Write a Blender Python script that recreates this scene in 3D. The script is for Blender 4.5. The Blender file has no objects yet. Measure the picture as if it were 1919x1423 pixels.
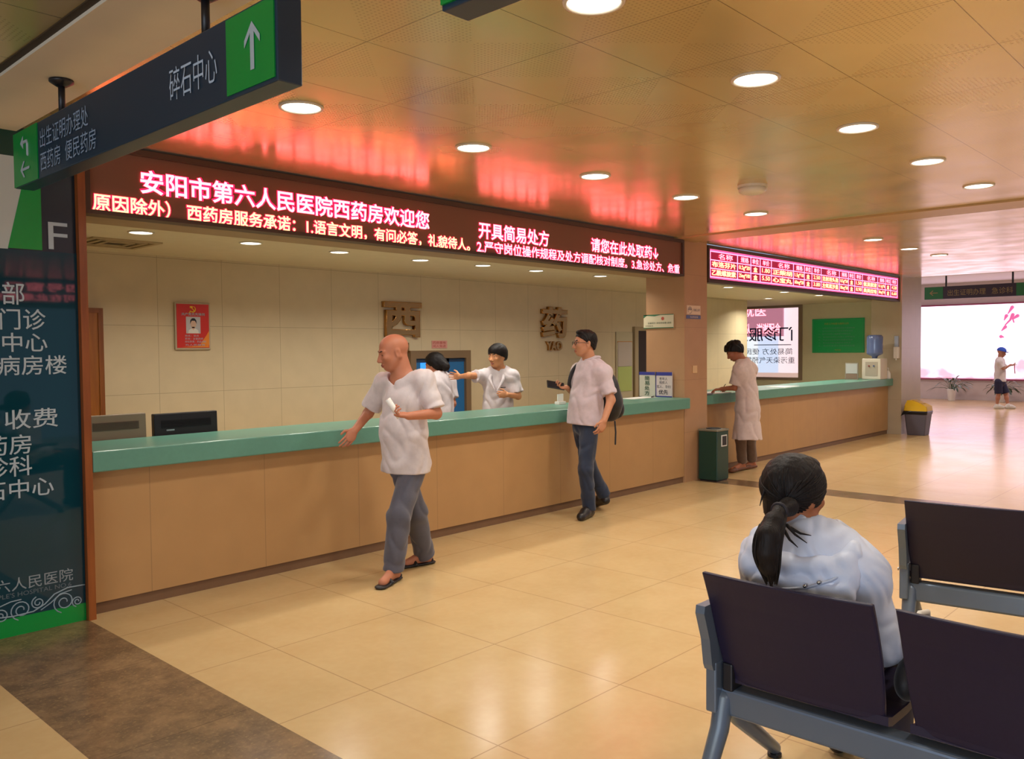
import bpy, bmesh, math, random
import numpy as np
from mathutils import Vector, Matrix

random.seed(7)
SC = bpy.context.scene
COL = SC.collection

# ------------------------------------------------------------------ camera
CX, CY, FPX, CAM_H = 959.5, 711.5, 1586.7, 1.535
YAW, PIT, ROL = 0.75313, 0.03554, -0.0088
_fw = np.array([math.cos(YAW)*math.cos(PIT), math.sin(YAW)*math.cos(PIT), -math.sin(PIT)])
_r0 = np.array([math.sin(YAW), -math.cos(YAW), 0.0])
_u0 = np.cross(_r0, _fw)
_rt = _r0*math.cos(ROL) + _u0*math.sin(ROL)
_up = -_r0*math.sin(ROL) + _u0*math.cos(ROL)
CAMP = np.array([0, 0, CAM_H])
RH = np.array([math.sin(YAW), -math.cos(YAW), 0.0])      # horizontal right
FH = np.array([math.cos(YAW), math.sin(YAW), 0.0])       # horizontal forward
UZ = np.array([0, 0, 1.0])

cam_d = bpy.data.cameras.new('camera')
cam_d.sensor_width = 36.0
cam_d.lens = 36.0*FPX/1919.0
cam_d.clip_start = 0.05
cam = bpy.data.objects.new('camera', cam_d)
COL.objects.link(cam)
cam.matrix_world = Matrix(((_rt[0], _up[0], -_fw[0], 0), (_rt[1], _up[1], -_fw[1], 0), (_rt[2], _up[2], -_fw[2], CAM_H), (0, 0, 0, 1)))
SC.camera = cam

# ------------------------------------------------------------------ view, world, light levels
SC.view_settings.view_transform = 'Standard'
SC.view_settings.look = 'None'
SC.view_settings.gamma = 1.0
SC.view_settings.use_curve_mapping = False
SC.view_settings.exposure = 0.0
W = bpy.data.worlds.new('world')
SC.world = W
W.use_nodes = True
W.node_tree.nodes['Background'].inputs[0].default_value = (0.55, 0.62, 0.86, 1)
W.node_tree.nodes['Background'].inputs[1].default_value = 0.55
LAMP_COLOR = (1.0, 0.95, 0.86)
HALL_W, BACK_W, FAR_W = 10.2, 8.4, 36.0
ZC = 2.756          # hall ceiling
ZP = 2.39           # pharmacy ceiling
YB = 7.40           # pharmacy back wall

def pl(px, py, axis, val):
    d = _fw + _rt*(px-CX)/FPX - _up*(py-CY)/FPX
    t = (val-CAMP[axis])/d[axis]
    return CAMP + t*d

def D(px, py, depth):
    return CAMP + (_fw + _rt*(px-CX)/FPX - _up*(py-CY)/FPX)*depth

def G(px, py, z=0.0):
    return pl(px, py, 2, z)

def area_lamp(x, y, z, w, size=0.2, color=LAMP_COLOR, rot=None):
    l = bpy.data.lights.new('lamp_light', 'AREA')
    l.shape = 'DISK'; l.size = size; l.energy = w; l.color = color; l.spread = math.radians(150)
    o = bpy.data.objects.new('lamp_light', l)
    o.location = (x, y, z)
    if rot: o.rotation_euler = rot
    COL.objects.link(o)
    return o

ROWS = [(x, y) for y in (1.848, 3.686) for x in (2.409, 3.609, 4.809, 6.009, 7.209)]
FAR_ROW = [tuple(pl(px, py, 2, ZC)[:2]) for px, py in ((1636, 449), (1704, 466), (1760, 478))]
INNER = [tuple(pl(px, py, 2, ZP)[:2]) for px, py in ((264, 435), (470, 455), (636, 472), (788, 487), (905, 497), (1005, 507), (1125, 517))]
INNER_R = [tuple(pl(px, py, 2, ZP)[:2]) for px, py in ((1365, 538), (1470, 547), (1535, 553), (1440, 559))]
for x, y in ROWS:
    area_lamp(x, y, ZC-0.04, HALL_W)
for y in (0.0, -1.84, -3.68):           # the hall's further lamps, behind and beside the camera
    for x in (-1.2, 1.2, 3.6, 6.0, 8.9, 11.4):
        area_lamp(x, y, ZC-0.04, HALL_W*1.15)
for x, y in FAR_ROW + [(9.9, 1.85), (11.2, 1.85), (12.4, 1.85), (13.7, 3.6), (13.7, 1.85)]:
    area_lamp(x, y, ZC-0.04, HALL_W)
for x, y in INNER + INNER_R:
    area_lamp(x, y, ZP-0.04, BACK_W*(2.0 if x > 8.5 else 1.0), 0.16)
area_lamp(13.0, 8.6, ZP-0.04, BACK_W, 0.16)
for x, y in ((18.5, 3.0), (18.5, 7.0), (22.5, 4.0), (22.5, 8.0)):
    area_lamp(x, y, 3.2, FAR_W, 0.5, (1.0, 0.86, 0.82))

# lamp added behind the camera to brighten the jacket, standing in for entrance daylight
dl = area_lamp(-5.9, -1.5, 1.4, 190, 3.0, (.72, .84, 1.0), (0, math.radians(-90), 0))
dl.data.shape = 'RECTANGLE'; dl.data.size = 2.4; dl.data.size_y = 7.0

# ------------------------------------------------------------------ materials
def lin(c):
    if isinstance(c, str):
        c = [int(c[i:i+2], 16)/255 for i in (0, 2, 4)]
    return tuple((v/12.92 if v <= .04045 else ((v+.055)/1.055)**2.4) for v in c) + (1,)

MATS = {}
def mat(name, color, rough=.5, metal=0.0, emit=None, estr=0.0, noise=0.0, nscale=8.0, spec=.5, bump=0.0, bscale=60.0, coat=0.0, trans=0.0):
    if name in MATS: return MATS[name]
    m = bpy.data.materials.new(name); m.use_nodes = True
    nt = m.node_tree; b = nt.nodes['Principled BSDF']
    c = lin(color)
    b.inputs['Base Color'].default_value = c
    b.inputs['Roughness'].default_value = rough
    b.inputs['Metallic'].default_value = metal
    b.inputs['Specular IOR Level'].default_value = spec
    b.inputs['Coat Weight'].default_value = coat
    b.inputs['Transmission Weight'].default_value = trans
    if noise > 0:
        tc = nt.nodes.new('ShaderNodeTexCoord'); n = nt.nodes.new('ShaderNodeTexNoise'); mr = nt.nodes.new('ShaderNodeMapRange'); mx = nt.nodes.new('ShaderNodeMix')
        mx.data_type = 'RGBA'; mx.blend_type = 'MULTIPLY'; mx.inputs[0].default_value = 1
        n.inputs['Scale'].default_value = nscale; n.inputs['Detail'].default_value = 5
        mr.inputs['From Min'].default_value = .3; mr.inputs['From Max'].default_value = .7
        mr.inputs['To Min'].default_value = 1-noise; mr.inputs['To Max'].default_value = 1
        nt.links.new(tc.outputs['Object'], n.inputs['Vector'])
        nt.links.new(n.outputs['Fac'], mr.inputs['Value'])
        mx.inputs[6].default_value = c
        nt.links.new(mr.outputs[0], mx.inputs[7])
        nt.links.new(mx.outputs[2], b.inputs['Base Color'])
    if bump > 0:
        tc = nt.nodes.new('ShaderNodeTexCoord'); n = nt.nodes.new('ShaderNodeTexNoise'); bp = nt.nodes.new('ShaderNodeBump')
        n.inputs['Scale'].default_value = bscale; bp.inputs['Strength'].default_value = bump; bp.inputs['Distance'].default_value = .01
        nt.links.new(tc.outputs['Object'], n.inputs['Vector']); nt.links.new(n.outputs['Fac'], bp.inputs['Height']); nt.links.new(bp.outputs[0], b.inputs['Normal'])
    if emit is not None:
        b.inputs['Emission Color'].default_value = lin(emit) if isinstance(emit, str) else tuple(emit)+(1,)
        b.inputs['Emission Strength'].default_value = estr
    MATS[name] = m
    return m

class NT:
    """small helper for node maths"""
    def __init__(s, name):
        s.m = bpy.data.materials.new(name); s.m.use_nodes = True; s.t = s.m.node_tree; s.b = s.t.nodes['Principled BSDF']
    def n(s, typ, **kw):
        x = s.t.nodes.new(typ)
        for k, v in kw.items(): setattr(x, k, v)
        return x
    def L(s, a, b): s.t.links.new(a, b)
    def math(s, op, a, b=None, c=None):
        x = s.n('ShaderNodeMath', operation=op)
        for i, v in enumerate((a, b, c)):
            if v is None: continue
            if isinstance(v, (int, float)): x.inputs[i].default_value = v
            else: s.L(v, x.inputs[i])
        return x.outputs[0]
    def mix(s, fac, a, b, mode='MIX'):
        x = s.n('ShaderNodeMix', data_type='RGBA', blend_type=mode)
        for i, v in ((0, fac), (6, a), (7, b)):
            if isinstance(v, (int, float)): x.inputs[i].default_value = v
            elif isinstance(v, tuple): x.inputs[i].default_value = v
            else: s.L(v, x.inputs[i])
        return x.outputs[2]
    def xyz(s, out='Object'):
        tc = s.n('ShaderNodeTexCoord'); sp = s.n('ShaderNodeSeparateXYZ'); s.L(tc.outputs[out], sp.inputs[0]); s.tc = tc.outputs[out]
        return sp.outputs
    def noise(s, scale, detail=4, vec=None, rough=.5):
        x = s.n('ShaderNodeTexNoise'); x.inputs['Scale'].default_value = scale; x.inputs['Detail'].default_value = detail; x.inputs['Roughness'].default_value = rough
        s.L(vec if vec is not None else s.tc, x.inputs['Vector']); return x.outputs['Fac']
    def mapr(s, v, a, b, c, d):
        x = s.n('ShaderNodeMapRange'); s.L(v, x.inputs[0])
        for i, q in enumerate((a, b, c, d)): x.inputs[i+1].default_value = q
        return x.outputs[0]
    def line(s, v, off, pitch, w):
        """1 on a joint line of width w every pitch"""
        f = s.math('FRACT', s.math('DIVIDE', s.math('SUBTRACT', v, off-pitch*100), pitch))
        d = s.math('MULTIPLY', s.math('MINIMUM', f, s.math('SUBTRACT', 1.0, f)), pitch)
        return s.math('LESS_THAN', d, w/2)
    def between(s, v, a, b):
        return s.math('MULTIPLY', s.math('GREATER_THAN', v, a), s.math('LESS_THAN', v, b))

def floor_mat():
    q = NT('beige polished stone tiles'); o = q.xyz()
    x, y = o[0], o[1]
    g = q.math('MAXIMUM', q.line(x, 2.311, .8, .006), q.line(y, 4.658, .8, .006))
    n1 = q.noise(3.0, 6); n2 = q.noise(22.0, 5)
    base = q.mix(q.mapr(n1, .35, .65, 0, 1), lin('cdb180'), lin('c8aa78'))
    base = q.mix(q.mapr(n2, .4, .9, 0, .2), base, lin('dfc597'))
    base = q.mix(q.math('MULTIPLY', g, .55), base, lin('8a6b48'))
    dk = q.mix(q.mapr(q.noise(6, 8, None, .72), .40, .62, 0, 1), lin('6a5640'), lin('8c7152'))
    dk = q.mix(q.mapr(q.noise(60, 3), .55, .75, 0, .55), dk, lin('a58a5e'))
    dj = q.math('MAXIMUM', q.line(y, 4.19, .9, .005), 0)
    dk = q.mix(q.math('MULTIPLY', dj, .6), dk, lin('4a3a2a'))
    band = q.math('MAXIMUM', q.between(x, 1.195, 1.842), q.between(x, 8.55, 8.93))
    q.L(q.mix(band, base, dk), q.b.inputs['Base Color'])
    q.b.inputs['Roughness'].default_value = .16
    q.L(q.mapr(q.noise(2, 2), .3, .7, .19, .23), q.b.inputs['Roughness'])
    q.b.inputs['Specular IOR Level'].default_value = .42
    return q.m

def ceil_mat():
    q = NT('perforated gold beige metal ceiling panels'); o = q.xyz()
    x, y = o[0], o[1]
    u = q.math('DIVIDE', q.math('SUBTRACT', q.math('ADD', x, y), 4.23-60), .6)
    v = q.math('DIVIDE', q.math('SUBTRACT', q.math('SUBTRACT', x, y), -.05-60), .6)
    chk = q.math('MODULO', q.math('ADD', q.math('FLOOR', u), q.math('FLOOR', v)), 2.0)
    dx = q.math('SUBTRACT', q.math('FRACT', q.math('DIVIDE', x, .02)), .5)
    dy = q.math('SUBTRACT', q.math('FRACT', q.math('DIVIDE', y, .02)), .5)
    dots = q.math('LESS_THAN', q.math('ADD', q.math('MULTIPLY', dx, dx), q.math('MULTIPLY', dy, dy)), .05)
    perf = q.math('MULTIPLY', dots, chk)
    jl = q.math('MAXIMUM', q.line(y, 2.13, .6, .004), q.line(x, 2.09, .6, .004))
    c = q.mix(q.mapr(q.noise(1.2, 3), .3, .7, 0, 1), lin('e2cc94'), lin('dac288'))
    c = q.mix(q.math('MULTIPLY', perf, .3), c, lin('5a4528'))
    c = q.mix(q.math('MULTIPLY', jl, .7), c, lin('54422a'))
    q.L(c, q.b.inputs['Base Color'])
    q.b.inputs['Metallic'].default_value = .6
    q.L(q.mapr(q.noise(2.5, 2), .3, .7, .19, .27), q.b.inputs['Roughness'])
    # each panel hangs at its own slight tilt
    wv = q.noise(1.7, 1); bp = q.n('ShaderNodeBump'); bp.inputs['Strength'].default_value = .25; bp.inputs['Distance'].default_value = .02
    q.L(wv, bp.inputs['Height']); q.L(bp.outputs[0], q.b.inputs['Normal'])
    return q.m

def wall_tile_mat(name, col, a0, c0, axis=0, pitch=.61, zpitch=.6, jcol='7d6a4c', rough=.35, jw=.004):
    q = NT(name); o = q.xyz()
    j = q.line(o[axis], a0, pitch, jw)
    if c0 is not None: j = q.math('MAXIMUM', j, q.line(o[2], c0, zpitch, jw))
    c = q.mix(q.mapr(q.noise(5, 5), .3, .7, 0, 1), lin(col), tuple(v*.93 for v in lin(col)[:3])+(1,))
    c = q.mix(q.math('MULTIPLY', j, .6), c, lin(jcol))
    q.L(c, q.b.inputs['Base Color']); q.b.inputs['Roughness'].default_value = rough
    return q.m

def mural_mat():
    q = NT('backlit white mural with pink hills'); o = q.xyz()
    y, z = o[1], o[2]
    n = q.noise(.8, 5); n2 = q.noise(1.7, 4)
    ridge = q.math('ADD', .36, q.math('MULTIPLY', q.math('SUBTRACT', n, .45), 1.4))
    hill = q.mapr(q.math('SUBTRACT', ridge, z), -.02, .14, 0, .95)
    hill2 = q.math('MULTIPLY', hill, q.mapr(n2, .36, .60, .12, 1))
    c = q.mix(hill2, (1, .76, .98, 1), (.44, .20, .28, 1))
    c = q.mix(q.mapr(z, .09, .03, 0, 1), c, (.20, .02, .08, 1))
    q.L(c, q.b.inputs['Emission Color'])
    q.b.inputs['Emission Strength'].default_value = 2.1
    q.b.inputs['Base Color'].default_value = (.6, .5, .5, 1)
    return q.m

def wood_mat(name, c1, c2, rough=.4):
    q = NT(name); o = q.xyz()
    mp = q.n('ShaderNodeMapping'); q.L(q.tc, mp.inputs[0]); mp.inputs['Scale'].default_value = (14, 14, 1.2)
    n = q.noise(2.0, 6, mp.outputs[0])
    q.L(q.mix(q.mapr(n, .3, .7, 0, 1), lin(c1), lin(c2)), q.b.inputs['Base Color']); q.b.inputs['Roughness'].default_value = rough
    return q.m

def fabric_mat(name, col, rough=.85, wr=.3, scale=30, dark=.9, sheen=.2):
    q = NT(name); q.xyz()
    n = q.noise(scale, 5)
    q.L(q.mix(q.mapr(n, .3, .7, 0, 1), lin(col), tuple(v*dark for v in lin(col)[:3])+(1,)), q.b.inputs['Base Color'])
    q.b.inputs['Roughness'].default_value = rough; q.b.inputs['Sheen Weight'].default_value = sheen
    bp = q.n('ShaderNodeBump'); bp.inputs['Strength'].default_value = wr; bp.inputs['Distance'].default_value = .012
    q.L(q.math('ABSOLUTE', q.math('SUBTRACT', q.noise(9, 5), .5)), bp.inputs['Height']); q.L(bp.outputs[0], q.b.inputs['Normal'])
    return q.m

def hair_mat(name, col):
    q = NT(name); q.xyz()
    mp = q.n('ShaderNodeMapping'); q.L(q.tc, mp.inputs[0]); mp.inputs['Scale'].default_value = (160, 160, 9)
    n = q.noise(1.0, 3, mp.outputs[0])
    q.L(q.mix(q.mapr(n, .3, .7, 0, 1), lin(col), tuple(v*1.7+.001 for v in lin(col)[:3])+(1,)), q.b.inputs['Base Color'])
    q.b.inputs['Roughness'].default_value = .55; q.b.inputs['Specular IOR Level'].default_value = .22
    bp = q.n('ShaderNodeBump'); bp.inputs['Strength'].default_value = .5; bp.inputs['Distance'].default_value = .004
    q.L(n, bp.inputs['Height']); q.L(bp.outputs[0], q.b.inputs['Normal'])
    return q.m

M_FLOOR = floor_mat(); M_CEIL = ceil_mat(); M_MURAL = mural_mat()
M_BACKW = wall_tile_mat('pale beige wall tiles', 'd3c19c', 3.33, 1.772)
M_PILLAR = wall_tile_mat('tan pillar tiles', 'b88e68', 8.337, 1.77, 0, .8, .6, '8d6a4e')
M_PILLAR2 = wall_tile_mat('cream pillar tiles', 'b9ad94', 15.1, 1.5, 0, .9, .9, '9d8a6c')
SEAM = -2.87
M_PANEL = wall_tile_mat('tan counter panels', 'b88e5c', SEAM, None, 0, .782, .6, '8a6a48', .42, .005)
M_PLASTER = mat('cream plaster', 'e2d8c0', .7, noise=.06, nscale=3)
M_LINTEL = mat('taupe lintel paint', 'a98f70', .6, noise=.06)
M_CEILP = mat('off white pharmacy ceiling', 'ded3ba', .75, noise=.05)
M_TEAL = mat('teal solid surface', '5f9583', .32, noise=.05, nscale=40)
M_KICK = mat('brown kick strip', '7a5a40', .45, noise=.1)
M_NAVY = mat('navy acrylic', '0c3844', .03, spec=.45)
M_NAVY2 = mat('dark navy sign enamel', '1c3348', .35)
M_GREEN = mat('green sign film', '00913c', .35, noise=.04)
M_GREENB = mat('green acrylic', '04903a', .18)
M_WHITEG = mat('grey white film', 'b9c2bf', .3)
M_LETTER = mat('pale grey lettering', 'aebcc4', .5)
M_BLACK = mat('black plastic', '15151a', .4)
M_WHITE = mat('white plastic', 'e6e2da', .4)
M_RIM = mat('white lamp rim', 'd9d0bd', .35)
M_BULB = mat('lit lamp disc', 'ffffff', .5, emit=(1, .96, .88), estr=7.0)
M_LEDFRAME = mat('dark bronze frame', '4a3428', .45)
M_LEDPANEL = mat('unlit led panel', '7d5343', .55, noise=.08, nscale=200)  # brown has the camera glare over the black panel painted in
M_LEDR = mat('lit led core pink', 'ffffff', .5, emit=(1.0, .14, .19), estr=5.0)
M_LEDRH = mat('painted led halo red', 'ff2050', .5, emit=(1.0, .006, .06), estr=2.6)
M_LEDY = mat('lit led core amber', 'ffffff', .5, emit=(1.0, .27, .10), estr=5.0)
M_LEDP = mat('lit led magenta', 'ff2070', .5, emit=(1.0, .10, .30), estr=1.6)
M_GLOWP = mat('dim lit led panel', '6a1020', .5, emit=(.75, .01, .09), estr=.42)
M_GOLD = mat('polished gold', 'b88a52', .16, 1.0)
M_WOOD = wood_mat('orange brown wood', 'a5641f', '8a4d16')
M_TRIMW = wood_mat('edge trim wood', '9a5420', '7c3d14')
M_STEEL = mat('brushed steel', '9a9a98', .3, 1.0)
M_METAL = mat('grey green painted metal', '6c7a8c', .32, .35, noise=.04)
M_SHELL = mat('dark purple polyurethane', '1c1534', .5, noise=.12, nscale=70, bump=.05, bscale=300)
M_PAPER = mat('white paper', 'e9e6de', .7)
M_RED = mat('red poster print', 'd22a18', .3, noise=.05)
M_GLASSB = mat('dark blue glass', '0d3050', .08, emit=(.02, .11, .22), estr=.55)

# ------------------------------------------------------------------ mesh helpers
ORG = {}
class A:
    def __init__(s): s.v = []; s.f = []; s.m = []
    def add(s, v, f, mi=0):
        o = len(s.v); s.v += [tuple(map(float, p)) for p in v]
        s.f += [tuple(i+o for i in q) for q in f]; s.m += [mi]*len(f); return s
    def box(s, a, b, mi=0):
        x0, y0, z0 = a; x1, y1, z1 = b
        return s.add([(x0, y0, z0), (x1, y0, z0), (x1, y1, z0), (x0, y1, z0), (x0, y0, z1), (x1, y0, z1), (x1, y1, z1), (x0, y1, z1)],
              [(0, 3, 2, 1), (4, 5, 6, 7), (0, 1, 5, 4), (1, 2, 6, 5), (2, 3, 7, 6), (3, 0, 4, 7)], mi)
    def rbox(s, a, b, r=.01, mi=0, seg=2):
        bm = bmesh.new(); bmesh.ops.create_cube(bm, size=1)
        for v in bm.verts:
            v.co = Vector([(a[i]+b[i])/2 + v.co[i]*(b[i]-a[i]) for i in range(3)])
        bmesh.ops.bevel(bm, geom=bm.edges[:], offset=r, segments=seg, affect='EDGES', profile=.5)
        bm.verts.index_update()
        s.add([v.co for v in bm.verts], [[v.index for v in f.verts] for f in bm.faces], mi); bm.free(); return s
    def cyl(s, a, b, r0, r1=None, n=24, mi=0):
        return s.tube([a, b], [r0, r0 if r1 is None else r1], n, mi, False)
    def tube(s, pts, rad, n=12, mi=0, round_ends=True, flat=None):
        pts = [np.array(p, float) for p in pts]; rad = list(rad) if hasattr(rad, '__len__') else [rad]*len(pts)
        if round_ends:
            d0 = pts[0]-pts[1]; d0 /= np.linalg.norm(d0); d1 = pts[-1]-pts[-2]; d1 /= np.linalg.norm(d1)
            P = [pts[0]+d0*rad[0]*.95, pts[0]+d0*rad[0]*.6]; R = [rad[0]*.3, rad[0]*.8]
            P += pts; R += rad
            P += [pts[-1]+d1*rad[-1]*.6, pts[-1]+d1*rad[-1]*.95]; R += [rad[-1]*.8, rad[-1]*.3]
            pts, rad = P, R
        T = []
        for i in range(len(pts)):
            t = pts[min(i+1, len(pts)-1)]-pts[max(i-1, 0)]; T.append(t/(np.linalg.norm(t)+1e-9))
        up = np.array([0, 0, 1.]) if abs(T[0][2]) < .9 else np.array([1., 0, 0])
        nrm = np.cross(T[0], up); nrm /= np.linalg.norm(nrm)
        V = []
        for p, t, r in zip(pts, T, rad):
            nrm = nrm-t*(nrm@t); nrm /= np.linalg.norm(nrm); bn = np.cross(t, nrm)
            for k in range(n):
                a = 2*math.pi*k/n
                o = nrm*math.cos(a)*r+bn*math.sin(a)*r
                if flat is not None: o = o-np.array(flat[0])*(o@np.array(flat[0]))*(1-flat[1])
                V.append(p+o)
        F = []; m = len(pts)
        for i in range(m-1):
            for k in range(n):
                k2 = (k+1) % n; F.append((i*n+k, i*n+k2, (i+1)*n+k2, (i+1)*n+k))
        F.append(tuple(range(n-1, -1, -1))); F.append(tuple((m-1)*n+k for k in range(n)))
        return s.add(V, F, mi)
    def prism(s, poly, d, mi=0):
        """poly: list of 3-D points (planar), d: extrude vector"""
        n = len(poly); d = np.array(d, float)
        V = [np.array(p, float) for p in poly]; V2 = [p+d for p in V]
        return s.add(V+V2, [tuple(range(n-1, -1, -1)), tuple(range(n, 2*n))]+[(i, (i+1) % n, n+(i+1) % n, n+i) for i in range(n)], mi)
    def lathe(s, c, prof, n=32, mi=0):
        V = []; F = []
        for r, z in prof:
            for k in range(n):
                a = 2*math.pi*k/n; V.append((c[0]+r*math.cos(a), c[1]+r*math.sin(a), c[2]+z))
        for i in range(len(prof)-1):
            for k in range(n):
                k2 = (k+1) % n; F.append((i*n+k, i*n+k2, (i+1)*n+k2, (i+1)*n+k))
        F.append(tuple(range(n-1, -1, -1))); F.append(tuple((len(prof)-1)*n+k for k in range(n)))
        return s.add(V, F, mi)

def link(o, parent=None, origin=None):
    COL.objects.link(o)
    if parent is not None:
        o.parent = parent
        ORG[o.name] = ORG[parent.name]
    else:
        o.location = origin; ORG[o.name] = np.array(origin, float)
    return o

def obj(name, acc, mats, parent=None, origin=None, smooth=False, label=None):
    if not isinstance(mats, (list, tuple)): mats = [mats]
    V = np.array(acc.v, float).reshape(-1, 3)
    if parent is not None: org = ORG[parent.name]
    else:
        if origin is None:
            mn, mx = V.min(0), V.max(0); origin = ((mn[0]+mx[0])/2, (mn[1]+mx[1])/2, mn[2])
        org = np.array(origin, float)
    me = bpy.data.meshes.new(name)
    me.from_pydata((V-org).tolist(), [], acc.f)
    for m in mats: me.materials.append(m)
    if any(acc.m): me.polygons.foreach_set('material_index', acc.m)
    if smooth: me.polygons.foreach_set('use_smooth', [True]*len(me.polygons))
    me.update()
    o = bpy.data.objects.new(name, me)
    link(o, parent, origin)
    if label: o['label'] = label
    return o

def struct(name, acc, mats, smooth=False):
    o = obj(name, acc, mats, origin=(0, 0, 0), smooth=smooth); o['kind'] = 'structure'; return o

def tag(o, label, cat, group=None):
    o['label'] = label; o['category'] = cat
    if group: o['group'] = group
    return o

def thing(name, loc, label, cat, group=None):
    o = bpy.data.objects.new(name, None); o.empty_display_size = .1
    link(o, None, tuple(map(float, loc)))
    return tag(o, label, cat, group)

def dup(root, loc, label, group=None):
    r = root.copy(); COL.objects.link(r); r.location = loc; r['label'] = label
    if group: r['group'] = group
    ORG[r.name] = np.array(loc, float)
    for ch in list(root.children):
        c = ch.copy(); COL.objects.link(c); c.parent = r
        for g in list(ch.children):
            d = g.copy(); COL.objects.link(d); d.parent = c
    return r

def text(name, body, mats, parent, O, Rv, Uv, width=None, height=None, bold=0.0, depth=.0015, mirror=False, spacing=1.0, lift=.002):
    """flat lettering; O is the lower left corner, Rv/Uv the reading and up directions"""
    cu = bpy.data.curves.new('t', 'FONT'); cu.body = body; cu.size = 1.0; cu.space_character = spacing
    cu.resolution_u = 3; cu.extrude = 0
    if bold > 0: cu.bevel_depth = bold; cu.bevel_resolution = 0
    else: cu.offset = bold
    t = bpy.data.objects.new('t', cu); COL.objects.link(t)
    bpy.context.view_layer.update()
    me = bpy.data.meshes.new_from_object(t.evaluated_get(bpy.context.evaluated_depsgraph_get()))
    bpy.data.objects.remove(t); bpy.data.curves.remove(cu)
    n = len(me.vertices); co = np.zeros(n*3); me.vertices.foreach_get('co', co); co = co.reshape(-1, 3)
    mn, mx = co.min(0), co.max(0); w, h = mx[0]-mn[0], mx[1]-mn[1]
    sx = width/w if width else height/h
    sy = height/h if height else sx
    if width is None: sx = sy
    x = (co[:, 0]-mn[0])*sx; y = (co[:, 1]-mn[1])*sy
    if mirror: x = w*sx-x
    Rv = np.array(Rv, float); Uv = np.array(Uv, float); N = np.cross(Rv, Uv)
    P = np.array(O, float)+np.outer(x, Rv)+np.outer(y, Uv)+np.outer(lift+.0012*np.sign(np.round(co[:, 2], 5)), N)
    if parent is not None: P = P-ORG[parent.name]
    me.vertices.foreach_set('co', P.astype(np.float32).ravel()); me.update()
    me.materials.clear()
    me.materials.append(mats)
    me.name = name
    o = bpy.data.objects.new(name, me); link(o, parent, (0, 0, 0))
    return o

X_, Y_, Z_ = np.array([1., 0, 0]), np.array([0, 1., 0]), np.array([0, 0, 1.])

# ------------------------------------------------------------------ setting
struct('floor', A().box((-6, -6.5, -.08), (27, 13, 0)), M_FLOOR)
struct('ceiling', A().box((-6, -6.5, ZC), (15.95, 5.16, ZC+.08)), M_CEIL)
struct('ceiling_back', A().box((1.0, 5.46, ZP), (16.5, 11.0, ZP+.08)), M_CEILP)
q = A().box((15.95, -6.5, 3.3), (27, 13, 3.38)).box((15.95, -6.5, ZC), (16.05, 5.4, 3.3))
for yy in (2.2, 6.2):
    q.prism([(19.0, yy, 3.3), (19.6, yy, 3.3), (24.5, yy+2.2, 3.3), (23.9, yy+2.2, 3.3)], (0, 0, -.12))
struct('ceiling_far', q, mat('pale grey plaster', 'd8d2ce', .7))
struct('wall_back', A().box((1.6, YB, 0), (14.14, YB+.12, ZP+.05)).box((14.02, YB+.12, 0), (14.14, 11, ZP+.05)), M_BACKW)
struct('wall_left', A().box((1.55, 5.2, 0), (1.6, YB+.12, ZP+.3)).box((-6, 5.2, 0), (1.6, 5.3, ZC)), M_BACKW)
XR = 16.5
wr = A().box((XR, 5.65, 0), (XR+.14, 7.42, 3.3)).box((XR, 7.42, 0), (XR+.14, 9.0, .88)).box((XR, 7.42, 2.37), (XR+.14, 9.0, 3.3)).box((XR, 9.0, 0), (XR+.14, 11, 3.3))
struct('wall_right', wr, mat('pale green cream paint', 'd9d3ac', .6, noise=.04))
struct('wall_return', A().box((16.3, 5.50, 0), (16.5, 5.65, 3.3)), MATS['pale green cream paint'])
wf = A().box((26.2, -6.5, 0), (26.35, 13, 3.38))
struct('wall_far', wf, mat('warm grey far wall', 'd8c9c6', .5, noise=.04))
struct('wall_pillar', A().box((8.345, 5.14, 0), (8.84, 5.655, ZC)), M_PILLAR)
struct('wall_pillar_end', A().box((15.3, 5.1, 0), (16.3, 5.62, 3.3)), M_PILLAR2)
struct('trim_1', A().box((1.84, 5.2, 2.335), (8.345, 5.48, ZC)).box((8.84, 5.2, 2.335), (15.3, 5.48, ZC)), M_LINTEL)
q = A().rbox((8.12, -6.5, ZC-.014), (8.56, 5.14, ZC+.005), .003)
struct('trim_2', q, mat('ceiling cover plate', 'b99a6a', .4, .2))
q = A().box((1.2, -6.5, ZC-.02), (1.545, 5.2, ZC+.005))
struct('trim_3', q, M_PLASTER)
q = A().box((1.17, -6.5, ZC-.006), (1.2, 5.2, ZC+.005))
struct('trim_4', q, mat('dark ceiling joint', '3a2e1e', .7))
q = A().box((1.837, 5.06, 0), (1.878, 5.2, ZC))
struct('trim_5', q, M_TRIMW)

# window in the right-hand wall, onto a glowing wall painted like the lit hall behind
w = A().box((XR-.02, 7.42, .86), (XR+.16, 7.5, 2.4)).box((XR-.02, 8.92, .86), (XR+.16, 9.0, 2.4)).box((XR-.02, 7.5, .86), (XR+.16, 8.92, .91)).box((XR-.02, 7.5, 2.34), (XR+.16, 8.92, 2.4))
win = struct('window_1', w, mat('taupe window frame', '8d7a62', .5))
g_ = mat('clear window glass', 'ffffff', .02, trans=1.0)
obj('pane', A().box((XR+.05, 7.5, .91), (XR+.056, 8.92, 2.34)), g_, win)
M_BLUET = mat('deep blue lettering', '16306a', .5)
text('pane_lettering', '门诊服务', M_BLUET, win, (XR+.045, 8.95, 1.66), -Y_, Z_, width=1.3, height=.29, bold=.012, mirror=True)
text('pane_lettering', '简易处方 便民', M_BLUET, win, (XR+.045, 8.7, 1.38), -Y_, Z_, width=1.05, height=.13, mirror=True)
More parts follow.
